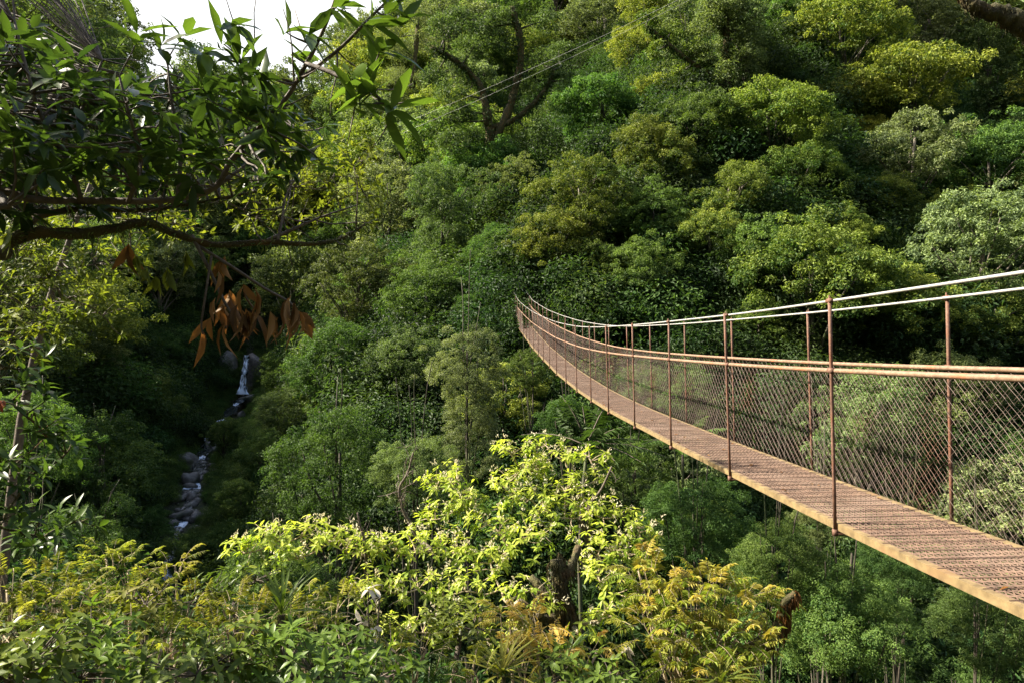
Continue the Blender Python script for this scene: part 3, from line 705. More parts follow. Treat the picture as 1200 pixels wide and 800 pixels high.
# undergrowth shrubs
def bush_proto(seed, mat, leaf=.10, q=5.2):
    r = rs(seed); lv = LV()
    for k in range(9):
        a = r.uniform(0, 6.28); rr = r.uniform(0, 1.0); c = np.array([rr * math.cos(a), rr * math.sin(a), r.uniform(.2, 1.3) * (1.2 - rr * .5)])
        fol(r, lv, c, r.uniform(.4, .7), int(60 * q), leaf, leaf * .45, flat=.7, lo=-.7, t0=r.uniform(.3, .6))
    return lv.mesh('undergrowth_clump', mat, droop=.2)
LOWC = []
rl = rs(58)
while len(LOWC) < 4200:
    j = rl.integers(0, len(CREEK)); y = CREEK[j, 1] + rl.normal() * 5; x = CREEK[j, 0] + rl.normal() * 5
    if not (28 < y < 80): continue
    d = np.hypot(CREEK[:, 0] - x, CREEK[:, 1] - y).min()
    if d < .95: continue
    LOWC.append((x, y, min(1.5, rl.uniform(.22, .5) + .13 * d)))
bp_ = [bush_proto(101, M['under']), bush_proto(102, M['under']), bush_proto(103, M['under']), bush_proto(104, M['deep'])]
SIGHT = ((285, 424, 69), (285, 440, 69), (286, 454, 69), (290, 478, 64), (240, 535, 50), (228, 558, 47.5), (224, 588, 44))
rg = rs(55); U = []
while len(U) < 6500:
    y = 12 + 135 * rg.uniform() ** 1.15; x = rg.uniform(-.9, .9) * y
    d = np.hypot(CREEK[:, 0] - x, CREEK[:, 1] - y).min()
    if d < 1.5 or (x < 4 and y < 13): continue
    px = 600 + F * x / y; zz_ = ter1(x, y)
    us = (rg.uniform(1.0, 2.2) if rg.uniform() < .6 else rg.uniform(2.2, 3.6)) * (.6 if d < 4 else .8 if y < 40 else 1.0)
    if any(y < Yc + .5 and abs(px - cx) < 1.7 * us * F / y + 7 and HZ - F * (zz_ + 2.3 * us) / y < cy_ and HZ - F * (zz_ - .5) / y > cy_ for cx, cy_, Yc in SIGHT): continue
    U.append((x, y, us))
LOWC = [(x, y, q_) for x, y, q_ in LOWC if not any(y < Yc + .5 and abs(600 + F * x / y - cx) < 1.7 * q_ * F / y + 3 and HZ - F * (ter1(x, y) + 2.3 * q_) / y < cy_ and HZ - F * ter1(x, y) / y > cy_ for cx, cy_, Yc in SIGHT)]
U = np.array(U); uz = terrain(U[:, 0], U[:, 1])
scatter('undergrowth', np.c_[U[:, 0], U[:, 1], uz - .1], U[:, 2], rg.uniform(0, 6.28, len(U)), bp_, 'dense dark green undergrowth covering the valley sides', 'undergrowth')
LO = np.array(LOWC); scatter('bank_foliage', np.c_[LO[:, 0], LO[:, 1], terrain(LO[:, 0], LO[:, 1]) - .1], LO[:, 2], rg.uniform(0, 6.28, len(LO)), [bush_proto(105, M['fern']), bush_proto(106, M['deep']), bush_proto(107, M['deep'])], 'low leafy cover along the banks of the stream', 'foliage')
# distant forest
rg = rs(56); D_ = [(f[0], f[1], f[2] - .5, f[4] * 1.0, f[6]) for f in FAR]
while len(D_) < 900:
    y = rg.uniform(130, 290); x = rg.uniform(-1.0, .95) * y
    z = ter1(x, y); D_.append((x, y, z - .5, rg.uniform(.9, 1.5), rg.uniform(0, 6.28)))
D_ = np.array(D_)
fp = [get_proto('dome', 0, 0, 'layer')[0], get_proto('billow', 1, 0)[0], get_proto('pale', 0, 0)[0], get_proto('vine', 1, 0)[0], get_proto('deep', 0, 0)[0]]
scatter('distant_forest', D_[:, :3], D_[:, 3], D_[:, 4], fp, 'far forest canopy along the upper valley skyline', 'forest')

# ------------------------------------------------------------------ foreground plants
def rosette(r, lv, P, ax, n, L, Wd, t, spread=(.5, 1.15), droop=.35, tj=.15):
    """n leaves radiating round a twig tip"""
    ax = unit(np.asarray(ax, float)); ref = np.array([.3, .5, .8]); u = unit(np.cross(ax, ref)); v = np.cross(ax, u)
    a = np.arange(n) * 2.4 + r.uniform(0, 6.28); th = r.uniform(spread[0], spread[1], n)
    D = ax * np.cos(th)[:, None] + (u * np.cos(a)[:, None] + v * np.sin(a)[:, None]) * np.sin(th)[:, None]
    D = unit(D + np.array([0, 0, -droop]) * r.uniform(.4, 1.3, n)[:, None])
    Nn = unit(ax + np.array([0, 0, .9]) + .35 * r.normal(size=(n, 3)))
    P_ = P + ax * (np.arange(n)[:, None] - n * .5) * L * .06
    lv.add(P_, D, Nn, L * r.uniform(.6, 1.25, n), Wd * r.uniform(.75, 1.2, n), np.clip(t + tj * r.normal(size=n), 0, 1))

def compound(r, lv, mb, P, D, up, L, pairs, ll, lw, t, arch=.5, t_tip=None):
    """one pinnate leaf: arching midrib with paired leaflets"""
    D = unit(D); up = unit(up - D * (up @ D)); B = np.cross(up, D)
    s_ = np.linspace(0.22, 1, pairs)
    def rib(q): q = np.asarray(q)[:, None]; return P + D * L * q + np.array([0, 0, -1.]) * arch * L * q * q
    pr = rib(s_); tg = unit(D + np.array([0, 0, -2 * arch]) * s_[:, None])
    prof = np.sin(np.pi * (.15 + .8 * s_)) ** .6
    for sg in (-1, 1):
        DD = unit(B * sg + tg * .45 + r.normal(size=(pairs, 3)) * .12 + np.array([0, 0, -.18]))
        NN = unit(np.cross(DD, tg) * -sg + up * .5 + r.normal(size=(pairs, 3)) * .2)
        NN = np.where(NN[:, 2:3] < 0, -NN, NN)
        tt = t if t_tip is None else t + (t_tip - t) * s_
        lv.add(pr, DD, NN, ll * prof * r.uniform(.85, 1.15, pairs), lw * prof, np.clip(tt + .08 * r.normal(size=pairs), 0, 1))
    lv.add(pr[-1:], tg[-1:], up[None], ll * .8, lw * .8, t)
    if mb is not None: mb.tube(rib(np.linspace(0, 1, 5)), np.linspace(.004, .0015, 5) * max(.6, L / .4), 4, cap=False)

def twigs_to(mb, skel, srad, tips, r, rad=.006, bend=.12, sag=0.0, k=5, lim=1e9):
    skel = np.asarray(skel)
    for p in tips:
        d = np.linalg.norm(skel - p, axis=1); j = int(np.argmin(d + .3 * np.maximum(0, skel[:, 2] - p[2])))
        if d[j] > lim: continue
        mb.tube(curve(skel[j], p, r, bend, 6, sag), np.linspace(min(rad, srad[j] * .8), rad * .35, 6), k, cap=False)

# --- the lime green flowering tree under the camera
LY = 7.0
base = at(690, 800, LY + .3); base[2] = ter1(base[0], base[1])
lime = empty('flowering_tree', base, 'airy lime green flowering tree with pale blossom tips and a mossy forked trunk', 'tree')
r = rs(501); tb = MB(); lv = LV(); fl = LV(); tw = MB()
fork = at(662, 712, LY)
tp = smooth_line(np.array([base - [0, 0, .5], base + [0, 0, 1.2], (base + fork) / 2 + [.15, 0, .3], at(672, 755, LY), fork, at(655, 688, LY), at(653, 655, LY + .05)]), 5)
tb.tube(tp, np.linspace(.12, .062, len(tp)), 10, lump=.18, rng=r)
arms = [[fork, at(640, 694, LY), at(622, 675, LY + .1)], [fork, at(640, 725, 6.9), at(610, 705, 6.9)], [at(655, 690, LY), at(668, 665, LY + .1), at(678, 640, LY + .3)]]
sk = [tp[len(tp) // 2:]]; 
for a in arms:
    s_ = smooth_line(np.array(a), 5); tb.tube(s_, np.linspace(.055, .035, len(s_)), 8, lump=.2, rng=r); sk.append(s_)
# loose moss and roots on the fork
ml = LV()
for k in range(900):
    p = tp[r.integers(len(tp) // 2, len(tp))] if r.uniform() < .6 else sk[r.integers(1, 4)][r.integers(0, 8)]
    d = unit(r.normal(size=3)); ml.add([p + d * .085], [unit(d * .6 + np.array([0, 0, -.9]))], [d], r.uniform(.04, .11), .02, r.uniform(0, 1))
CL = [(636, 712, 6.75, .17), (680, 742, 6.8, .2), (622, 690, 6.7, .16), (285, 648, 7.6, .22), (318, 632, 7.6, .28), (352, 628, 7.5, .30), (388, 634, 7.5, .27), (340, 655, 7.3, .24), (420, 650, 7.4, .28), (452, 640, 7.5, .25), (482, 648, 7.7, .30), (435, 690, 7.1, .28),
      (510, 572, 8.7, .25), (535, 562, 8.6, .26), (556, 588, 8.5, .28), (530, 600, 8.5, .25), (500, 608, 8.5, .20), (515, 640, 8.0, .30), (545, 648, 7.9, .26),
      (596, 528, 8.8, .20), (612, 545, 8.8, .25), (640, 522, 9.0, .22), (632, 550, 8.9, .25), (662, 538, 8.9, .24), (690, 535, 8.9, .22), (590, 570, 8.6, .26), (622, 585, 8.5, .30), (662, 575, 8.5, .28), (700, 562, 8.8, .20),
      (650, 605, 8.3, .32), (690, 600, 8.3, .28), (722, 605, 8.3, .24), (748, 618, 8.2, .22), (762, 640, 8.1, .18), (580, 618, 8.1, .28), (612, 632, 7.9, .32), (705, 640, 7.8, .30), (740, 650, 7.9, .22), (575, 660, 7.7, .30), (700, 672, 7.6, .28),
      (545, 692, 7.3, .30), (490, 690, 7.2, .28), (590, 700, 7.2, .26), (722, 695, 7.4, .22), (600, 745, 6.9, .26), (705, 725, 7.1, .22), (535, 735, 6.8, .28), (470, 735, 6.7, .26)]
skel = [np.vstack(sk)]; srad = [np.full(len(skel[0]), .05)]
cens = [(at(px, py, Y), rr) for px, py, Y, rr in CL]
order = sorted(range(len(cens)), key=lambda i: np.linalg.norm(cens[i][0] - fork))
for i in order:
    c, rr = cens[i]; S_ = np.vstack(skel); d = np.linalg.norm(S_ - c, axis=1); j = int(np.argmin(d + .25 * np.linalg.norm(S_ - fork, axis=1)))
    ln = curve(S_[j], c, r, .13, 8, sag=.04); r0 = min(.04, np.concatenate(srad)[j] * .75); rd = np.linspace(r0, max(.010, r0 * .45), 8)
    tw.tube(ln, rd, 6, lump=.1, rng=r); skel.append(ln[2:]); srad.append(rd[2:])
for c, rr in cens:
    rr *= 1.03; n = int(38 * (rr / .36) ** 2); tips = []
    for k in range(n):
        z = r.uniform(-.35, 1); a = r.uniform(0, 6.28); s_ = math.sqrt(1 - z * z)
        u = np.array([s_ * math.cos(a), s_ * math.sin(a), z]); p = c + u * rr * np.array([1.15, 1.0, .75]) * r.uniform(.4, 1.25)
        ax = unit(u * .7 + np.array([0, 0, .7])); tips.append(p)
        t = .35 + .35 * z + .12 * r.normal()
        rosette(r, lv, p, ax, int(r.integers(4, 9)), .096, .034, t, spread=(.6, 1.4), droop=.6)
        if z > 0 and r.uniform() < .5:
            m = int(r.integers(5, 11)); fl.add(p + r.normal(size=(m, 3)) * .02 + ax * .05, unit(ax + r.normal(size=(m, 3)) * .6), unit(r.normal(size=(m, 3))), .038, .016, r.uniform(0, 1, m))
    S_ = np.vstack(skel); R_ = np.concatenate(srad)
    twigs_to(tw, S_, R_, tips[::2], r, .007, .15)
link('trunk', tb.mesh('trunk', M['moss'], world=True), lime)
link('moss', ml.mesh('moss', M['moss'], world=True), lime)
link('limbs', tw.mesh('limbs', M['stem'], world=True), lime)
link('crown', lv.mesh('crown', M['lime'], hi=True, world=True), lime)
link('blossom', fl.mesh('blossom', M['flower'], world=True), lime)

# --- bare dead snags standing up out of the lime tree
def snag(name, pts, rad, nb, seed, label, blen=.25, mat='twig', sm=True):
    r = rs(seed); P = np.array([at(*p) for p in pts]); b = P[0].copy(); SS = np.vstack(skel); b = SS[np.argmin(np.linalg.norm(SS - (P[0] - [0, 0, .25]), axis=1))].copy()
    e = empty(name, b, label, 'dead branch'); mb = MB(); L_ = smooth_line(np.vstack([b, P]), 6)
    rd = np.linspace(rad, rad * .3, len(L_)); mb.tube(L_, rd, 7, lump=.15, rng=r); link('trunk', mb.mesh('trunk', M[mat], world=True), e)
    mb = MB()
    for k in range(nb):
        j = int(r.uniform(.45, .98) * (len(L_) - 1)); d = unit(r.normal(size=3) + np.array([0, 0, .5])); q = L_[j] + d * blen * r.uniform(.4, 1.2)
        c = curve(L_[j], q, r, .25, 7); mb.tube(c, np.linspace(rd[j] * .4, .003, 7), 5)
        for kk in range(2):
            q2 = c[4] + unit(r.normal(size=3) + np.array([0, 0, .3])) * blen * .5; mb.tube(curve(c[4], q2, r, .2, 5), np.linspace(.004, .002, 5), 4)
    link('branches', mb.mesh('branches', M[mat], world=True), e); return e
snag('dead_snag', [(492, 632, 8.2), (482, 615, 8.2), (472, 595, 8.2), (468, 572, 8.2), (478, 553, 8.2), (484, 530, 8.2)], .03, 16, 11, 'twisted bare dead snag with fine pale twigs left of the lime tree top', .24)
snag('dead_snag', [(692, 640, 8.4), (690, 605, 8.4), (693, 590, 8.4), (705, 572, 8.4), (717, 546, 8.4)], .035, 3, 12, 'smooth bent dead stick rising from the right of the lime tree', .2)
snag('dead_snag', [(430, 690, 7.4), (428, 640, 7.4), (422, 615, 7.4), (419, 600, 7.4)], .028, 3, 14, 'short pale broken stick among the left lime branches', .15)

# --- pinnate shrubs: orange new growth on the right, yellow-green on the left
def pin_shrub(name, cl, seed, mat, label, L=.34, pairs=8, ll=.11, lw=.03, dens=1.0, t0=.45, tv=.4, cat='shrub', stem_mat='stem', group=None, dry=0):
    r = rs(seed); cs = [(at(px, py, Y), rr) for px, py, Y, rr in cl]
    m = np.mean([c for c, _ in cs], axis=0); b = np.array([m[0], m[1] + .2, ter1(m[0], m[1] + .2)])
    e = empty(name, b, label, cat, group); lv = LV(); mb = MB(); st = MB(); zmin = min(c[2] for c, _ in cs); zmax = max(c[2] for c, _ in cs)
    crownbase = np.array([m[0], m[1], zmin - .5]); S_ = [curve(b - [0, 0, .2], crownbase, r, .05, 8)]
    st.tube(S_[0], np.linspace(.05, .03, 8), 7, lump=.1, rng=r)
    for c, rr in cs:
        ln = curve(S_[0][-1 - int(r.integers(0, 3))], c, r, .1, 8); st.tube(ln, np.linspace(.024, .008, 8), 6)
        for k in range(int(26 * dens * (rr / .35) ** 2)):
            z = r.uniform(-.5, 1); a = r.uniform(0, 6.28); s_ = math.sqrt(max(0, 1 - z * z)); u = np.array([s_ * math.cos(a), s_ * math.sin(a), z])
            p = c + u * rr * r.uniform(.25, .8) * np.array([1, 1, .8]); D = unit(u * .8 + np.array([0, 0, .35]) + .3 * r.normal(size=3))
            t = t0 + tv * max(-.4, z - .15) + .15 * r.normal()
            compound(r, lv, mb, p, D, np.array([0, 0, 1.]), L * r.uniform(.6, 1.15), pairs, ll, lw, t, arch=r.uniform(.15, .6))
            if k % 3 == 0: st.tube(curve(ln[int(r.integers(3, 8))], p, r, .12, 5), np.linspace(.006, .003, 5), 4, cap=False)
    link('stem', st.mesh('stem', M[stem_mat], world=True), e)
    cr_ = link('crown', lv.mesh('crown', M[mat], hi=False, droop=.3, world=True), e)
    link('leaf_stalks', mb.mesh('leaf_stalks', M[stem_mat], world=True), e)
    return e
pin_shrub('pinnate_shrub', [(748, 668, 6.6, .24), (772, 690, 6.4, .30), (800, 712, 6.2, .32), (838, 690, 6.5, .30), (872, 702, 6.5, .28), (898, 712, 6.6, .2), (765, 735, 6.1, .3), (820, 752, 6.0, .34), (862, 748, 6.2, .3), (890, 760, 6.2, .22), (790, 780, 5.9, .3), (840, 795, 5.8, .3)],
          701, 'orange', 'large shrub of feathery leaves with orange new growth under the bridge', L=.26, pairs=8, ll=.085, lw=.026, dens=1.35, t0=.14)
pin_shrub('pinnate_shrub', [(598, 722, 5.9, .20), (625, 735, 5.7, .22), (600, 765, 5.6, .25), (650, 775, 5.5, .25), (700, 760, 5.8, .18)], 702, 'orange', 'small feathery shrub with orange tips at the foot of the mossy fork', L=.22, pairs=8, ll=.07, lw=.022, dens=1.4, t0=.35)
LEFT = [([(8, 690, 5.2, .3), (30, 720, 5.0, .34), (5, 745, 4.7, .3)], 'feathery yellow green shrub at the far lower left below the dark sapling'),
        ([(125, 655, 6.2, .26), (150, 668, 6.2, .28), (110, 690, 5.9, .3), (160, 700, 5.8, .3)], 'taller feathery yellow shrub reaching up beside the dark ravine'),
        ([(205, 662, 6.6, .22), (190, 690, 6.4, .26), (222, 705, 6.2, .28)], 'slim feathery shrub with yellow tips just below the stream'),
        ([(60, 690, 5.6, .32), (85, 715, 5.3, .34), (60, 750, 5.0, .32)], 'spreading feathery shrub with pale stalks between two yellow shrubs'),
        ([(270, 715, 6.0, .3), (300, 725, 5.8, .3), (255, 745, 5.5, .32)], 'green feathery shrub below the left arm of the lime tree'),
        ([(360, 705, 6.3, .3), (395, 715, 6.1, .32), (350, 735, 5.8, .3)], 'yellow green feathery shrub under the lime branches'),
        ([(430, 720, 5.9, .26), (465, 765, 5.4, .3), (500, 760, 5.5, .28)], 'feathery yellow shrub left of the orange tipped shrub'),
        ([(150, 745, 5.0, .34), (190, 760, 4.8, .34), (120, 780, 4.6, .32)], 'low shady feathery shrub at the bottom between broad leaves'),
        ([(545, 770, 5.5, .26), (560, 795, 5.2, .26)], 'small feathery shrub at the bottom beside the strap leaved tuft')]
for k, (cl, lab) in enumerate(LEFT):
    pin_shrub('pinnate_shrub', cl, 720 + k, 'comp', lab, L=.21, pairs=9, ll=.062, lw=.017, dens=1.2, t0=.14, group='feathery shrubs on the near bank')

def broad_shrub(name, cl, seed, mat, label, L=.16, Wd=.06, dens=1.0, t0=.4, stem_mat='twig', cat='shrub', n_leaf=(5, 9), group=None, foot=None, droop=.4):
    r = rs(seed); cs = [(at(px, py, Y), rr) for px, py, Y, rr in cl]
    m = np.mean([c for c, _ in cs], axis=0) if foot is None else at(*foot); b = np.array([m[0], m[1], min(ter1(m[0], m[1]), min(c[2] for c, _ in cs) - .2)])
    e = empty(name, b, label, cat, group); lv = LV(); st = MB(); zmin = min(c[2] for c, _ in cs)
    tp = curve(b - [0, 0, .1], np.array([m[0], m[1], max(zmin - .1, b[2] + .2)]), r, .06, 8); st.tube(tp, np.linspace(.045, .026, 8), 7)
    for c, rr in cs:
        ln = curve(tp[-1 - int(r.integers(0, 3))], c, r, .1, 8); st.tube(ln, np.linspace(.02, .008, 8), 6); tips = []
        for k in range(int(30 * dens * (rr / .4) ** 2)):
            z = r.uniform(-.5, 1); a = r.uniform(0, 6.28); s_ = math.sqrt(max(0, 1 - z * z)); u = np.array([s_ * math.cos(a), s_ * math.sin(a), z])
            p = c + u * rr * r.uniform(.4, 1.05) * np.array([1, 1, .8]); tips.append(p)
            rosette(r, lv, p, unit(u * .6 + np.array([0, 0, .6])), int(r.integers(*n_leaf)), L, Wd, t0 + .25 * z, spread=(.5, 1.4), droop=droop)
        twigs_to(st, ln, np.linspace(.02, .008, 8), tips, r, .006, .1)
    link('stem', st.mesh('stem', M[stem_mat], world=True), e)
    link('crown', lv.mesh('crown', M[mat], hi=True, world=True), e); return e
BR = [([(40, 775, 3.6, .32), (0, 790, 3.4, .3)], 'glossy dark broad leaved bush in the bottom left corner'),
      ([(110, 760, 4.2, .34), (95, 795, 3.9, .3)], 'broad leaved green bush beside the corner bush'),
      ([(230, 790, 3.9, .32), (270, 780, 4.1, .3)], 'glossy bush with long pale lit leaves at the bottom left'),
      ([(330, 770, 4.3, .34), (370, 790, 4.1, .32)], 'glossy broad leaved bush below the yellow feathery shrub'),
      ([(440, 795, 4.3, .28), (400, 760, 4.8, .28)], 'green bush with large leaves under the dry white leaves'),
      ([(170, 710, 5.2, .26)], 'bright broad leaved sprig in front of the pale stalks'),
      ([(300, 680, 6.8, .28), (250, 690, 6.9, .25)], 'shaded green bush behind the feathery shrubs near the stream'),
      ([(660, 790, 5.3, .28), (720, 795, 5.3, .26)], 'shady bush at the bottom below the mossy fork'),
      ([(560, 735, 6.4, .3), (520, 720, 6.6, .28)], 'dark bush filling the gap below the lime crown')]
for k, (cl, lab) in enumerate(BR):
    broad_shrub('broad_leaved_bush', cl, 760 + k, 'broad' if k != 5 else 'lit', lab, L=.105 if k < 5 else .095, Wd=.036, dens=1.7, group='broad leaved bushes on the near bank')

# strap-leaved tufts, dry white leaves, mossy log
def strap_tuft(px, py, Y, n, L, seed, label, mat='comp', t=.5):
    r = rs(seed); c = at(px, py, Y); e = empty('strap_leaf_tuft', c, label, 'plant'); lv = LV()
    a = np.arange(n) * 2.4; el = r.uniform(.4, 1.35, n); D = np.stack([np.cos(a) * np.cos(el), np.sin(a) * np.cos(el), np.sin(el)], 1)
    Nn = np.stack([-np.cos(a) * np.sin(el), -np.sin(a) * np.sin(el), np.cos(el)], 1)
    lv.add(np.tile(c, (n, 1)), D, Nn, L * r.uniform(.7, 1.2, n), .028, np.clip(t + .2 * r.normal(size=n), 0, 1))
    link('leaves', lv.mesh('leaves', M[mat], hi=True, droop=.45, world=True), e)
    mb = MB(); b = c.copy(); b[2] = ter1(c[0], c[1]) - .1; mb.tube(curve(b, c, r, .04, 6), np.linspace(.05, .03, 6), 6); link('stem', mb.mesh('stem', M['moss'], world=True), e)
strap_tuft(588, 792, 5.2, 30, .34, 31, 'bright strap leaved tuft at the bottom beside the orange tips', 'lit', .6)
strap_tuft(665, 770, 6.0, 26, .30, 32, 'shady strap leaved tuft growing at the base of the mossy fork', 'broad', .5)
strap_tuft(845, 800, 5.6, 24, .30, 33, 'strap leaved tuft below the large orange shrub', 'lit', .4)
strap_tuft(330, 720, 5.6, 22, .42, 34, 'upright strap leaved tuft among the left shrubs', 'broad', .5)
r = rs(41)
def dry_cluster(pts, seed, label, n=6, L=.14, mat='dry'):
    r = rs(seed); c = np.mean([at(*p) for p in pts], axis=0); e = empty('dry_leaf_spray', c, label, 'dry leaves'); lv = LV(); mb = MB()
    for p in pts:
        q = at(*p); rosette(r, lv, q, unit(r.normal(size=3) + np.array([0, 0, .6])), n, L, L * .36, .5, spread=(.4, 1.5), droop=.6)
        mb.tube(curve(c + [0, 0, -.45], q, r, .1, 6), np.linspace(.008, .004, 6), 5)
    b = c.copy(); b[2] = ter1(c[0], c[1]); mb.tube(curve(b, c + [0, 0, -.45], r, .03, 6), np.linspace(.02, .008, 6), 5)
    link('leaves', lv.mesh('leaves', M[mat], hi=True, droop=.5, world=True), e); link('stalk', mb.mesh('stalk', M['twig'], world=True), e)
dry_cluster([(432, 690, 5.6), (445, 700, 5.6), (425, 728, 5.5), (438, 735, 5.5)], 42, 'spray of curled whitish dry leaves left of the mossy fork', 4, .12)
dry_cluster([(790, 752, 5.8), (736, 758, 5.8)], 43, 'two pale dry leaves on thin stalks in front of the orange shrub', 3, .12)
lg = smooth_line(np.array([at(865, 775, 6.4), at(880, 762, 6.4), at(900, 748, 6.45), at(916, 728, 6.5), at(920, 708, 6.5), at(932, 694, 6.5)]), 6)
bb = at(850, 800, 6.4); bb[2] = ter1(bb[0], bb[1])
e = empty('mossy_stump', bb, 'thick mossy bent dead limb curling up right of the orange shrub', 'dead tree'); mb = MB(); r = rs(45)
full = np.vstack([smooth_line(np.array([bb - [0, 0, .3], (bb + lg[0]) / 2 + [.1, 0, 0], lg[0]]), 4)[:-1], lg])
rdl = np.concatenate([np.linspace(.11, .09, len(full) - len(lg)), np.linspace(.09, .03, len(lg))]); mb.tube(full, rdl, 10, lump=.25, rng=r); link('trunk', mb.mesh('trunk', M['moss'], world=True), e)
ml = LV()
for k in range(700):
    j = int(r.integers(len(full) - len(lg), len(full))); d = unit(r.normal(size=3)); ml.add([full[j] + d * rdl[j] * .9], [unit(d * .5 + np.array([0, 0, -1.]))], [d], r.uniform(.05, .15), .018, r.uniform(0, .8))
link('hanging_moss', ml.mesh('hanging_moss', M['dead'], world=True), e)

# --- palm-like plant in the shade under the bridge, and a tree fern by the near posts
def palm(px, py, Y, n, L, seed, label, mat='fern', pairs=22, ll=.28, lw=.035, name='palm', arch=.55, t=.5):
    r = rs(seed); c = at(px, py, Y); b = c.copy(); b[2] = min(ter1(c[0], c[1]), c[2] - .5); e = empty(name, b, label, 'palm' if name == 'palm' else 'fern'); lv = LV(); mb = MB(); st = MB()
    st.tube(curve(b - [0, 0, .2], c, r, .04, 8), np.linspace(.09, .05, 8), 7)
    for k in range(n):
        a = k * 2.4 + r.normal() * .2; el = r.uniform(.1, 1.1); D = np.array([math.cos(a) * math.cos(el), math.sin(a) * math.cos(el), math.sin(el)])
        compound(r, lv, mb, c, D, np.array([0, 0, 1.]), L * r.uniform(.8, 1.15), pairs, ll, lw, t, arch=arch * r.uniform(.7, 1.2))
    link('trunk', st.mesh('trunk', M['bark'], world=True), e); link('fronds', lv.mesh('fronds', M[mat], world=True), e); link('frond_stalks', mb.mesh('frond_stalks', M['twig'], world=True), e)
palm(688, 522, 21, 16, 2.2, 54, 'dark tree fern with spreading fronds behind the lime tree top', 'deep', 24, .42, .06, 'tree_fern', .3)
palm(800, 520, 26, 14, 2.2, 55, 'tree fern half hidden in shade below the middle of the bridge', 'fern', 24, .42, .06, 'tree_fern', .35)

# ------------------------------------------------------------------ overhanging tree, upper left
r = rs(601)
ob = np.array([-3.55, 2.3, 0]); ob[2] = ter1(ob[0], ob[1])
over = empty('overhanging_tree', ob, 'dark leaved tree reaching in from the left with mossy boughs above the ravine', 'tree')
tb = MB(); tpts = curve(ob - [0, 0, .4], ob + [-.5, -.3, 8.0], r, .03, 14); tb.tube(tpts, np.linspace(.22, .09, 14), 12, lump=.08, rng=r)
link('trunk', tb.mesh('trunk', M['moss'], world=True), over)
def bough(pts, r0, r1, lump=.15, k=8, root=None, mat='moss', name='bough', parent=None):
    P = np.array([at(*p) for p in pts]);
    if root is not None: P = np.vstack([root, P])
    L_ = smooth_line(P, 5); mb = MB(); rd = np.linspace(r0, r1, len(L_)); mb.tube(L_, rd, k, lump=lump, rng=r)
    link(name, mb.mesh(name, M[mat], world=True), parent or over); return L_, rd
def tz(z): j = int(np.argmin(abs(tpts[:, 2] - z))); return tpts[j]
SK = []
SK.append(bough([(-60, 300, 2.5), (0, 288, 2.7), (38, 273, 2.75), (92, 275, 2.8), (138, 267, 2.85), (171, 261, 2.9), (200, 272, 2.95), (250, 287, 3.0), (309, 284, 3.05), (363, 286, 3.1), (400, 280, 3.15), (428, 263, 3.2)], .030, .006, .25, 9, tz(.4)))
SK.append(bough([(-60, 235, 2.4), (0, 225, 2.6), (42, 234, 2.7), (138, 236, 2.75), (200, 234, 2.75), (250, 221, 2.7), (271, 188, 2.65), (300, 154, 2.6), (334, 117, 2.55), (359, 75, 2.5), (376, 42, 2.5), (392, 2, 2.45), (402, -40, 2.45)], .018, .005, .12, 8, tz(.7), 'twig'))
SK.append(bough([(31, 264, 2.76), (50, 252, 2.9), (104, 244, 3.0), (163, 247, 3.05), (230, 238, 3.1), (300, 225, 3.2)], .018, .006, .15, 7, None, 'moss'))
SK.append(bough([(359, 75, 2.5), (385, 84, 2.45), (417, 100, 2.4), (440, 112, 2.38), (459, 128, 2.35)], .010, .004, .1, 6, None, 'twig'))
SK.append(bough([(345, 98, 2.52), (395, 60, 2.45), (430, 25, 2.4), (455, 0, 2.4)], .009, .004, .1, 6, None, 'twig'))
SK.append(bough([(208, 234, 2.75), (211, 200, 2.75), (211, 167, 2.75), (205, 140, 2.75), (200, 110, 2.75), (196, 70, 2.75)], .010, .004, .1, 6, None, 'twig'))
SK.append(bough([(290, 165, 2.62), (288, 140, 2.65), (284, 83, 2.7), (271, 38, 2.7)], .009, .004, .1, 6, None, 'twig'))
SK.append(bough([(95, 236, 2.72), (80, 190, 2.7), (50, 140, 2.65), (33, 88, 2.6), (17, 25, 2.6)], .013, .005, .1, 6, None, 'twig'))
SK.append(bough([(30, 232, 2.7), (70, 170, 2.9), (100, 120, 3.0), (120, 70, 3.0)], .011, .004, .1, 6, None, 'twig'))
SK.append(bough([(255, 218, 2.7), (300, 185, 2.85), (330, 160, 3.0), (345, 150, 3.1)], .008, .004, .1, 6, None, 'twig'))
SK.append(bough([(325, 283, 3.06), (330, 260, 3.1), (335, 230, 3.15), (352, 200, 3.2)], .008, .003, .1, 6, None, 'twig'))
SK.append(bough([(309, 284, 3.05), (345, 268, 3.1), (375, 255, 3.15), (420, 240, 3.2)], .010, .003, .1, 6, None, 'twig'))
SK.append(bough([(150, 237, 2.75), (165, 190, 2.6), (150, 130, 2.5), (140, 90, 2.5)], .010, .004, .1, 6, None, 'twig'))
skel = np.vstack([a for a, _ in SK]); srad = np.concatenate([b for _, b in SK])
lv = LV(); tw = MB(); tips = []
def mass(n, box, Y, top=None, L=.108, Wd=.036, t=.3, nl=(5, 9), ax_up=.6):
    for k in range(n):
        px = r.uniform(box[0], box[2]); py = r.uniform(box[1], box[3])
        if top is not None and py < np.interp(px, top[0], top[1]): continue
        p = at(px, py, r.uniform(*Y)); tips.append(p)
        rosette(r, lv, p, unit(r.normal(size=3) * .7 + np.array([.25, 0, ax_up])), int(r.integers(*nl)), L, Wd, t + .1 * r.normal(), spread=(.5, 1.35), droop=.3)
TOP = ([-80, 0, 50, 100, 130, 160, 200, 230, 262, 300, 330, 360], [-40, 10, 40, 78, 100, 92, 100, 84, 74, 80, 88, 80])
mass(320, (-90, 30, 330, 222), (2.3, 3.5), TOP)
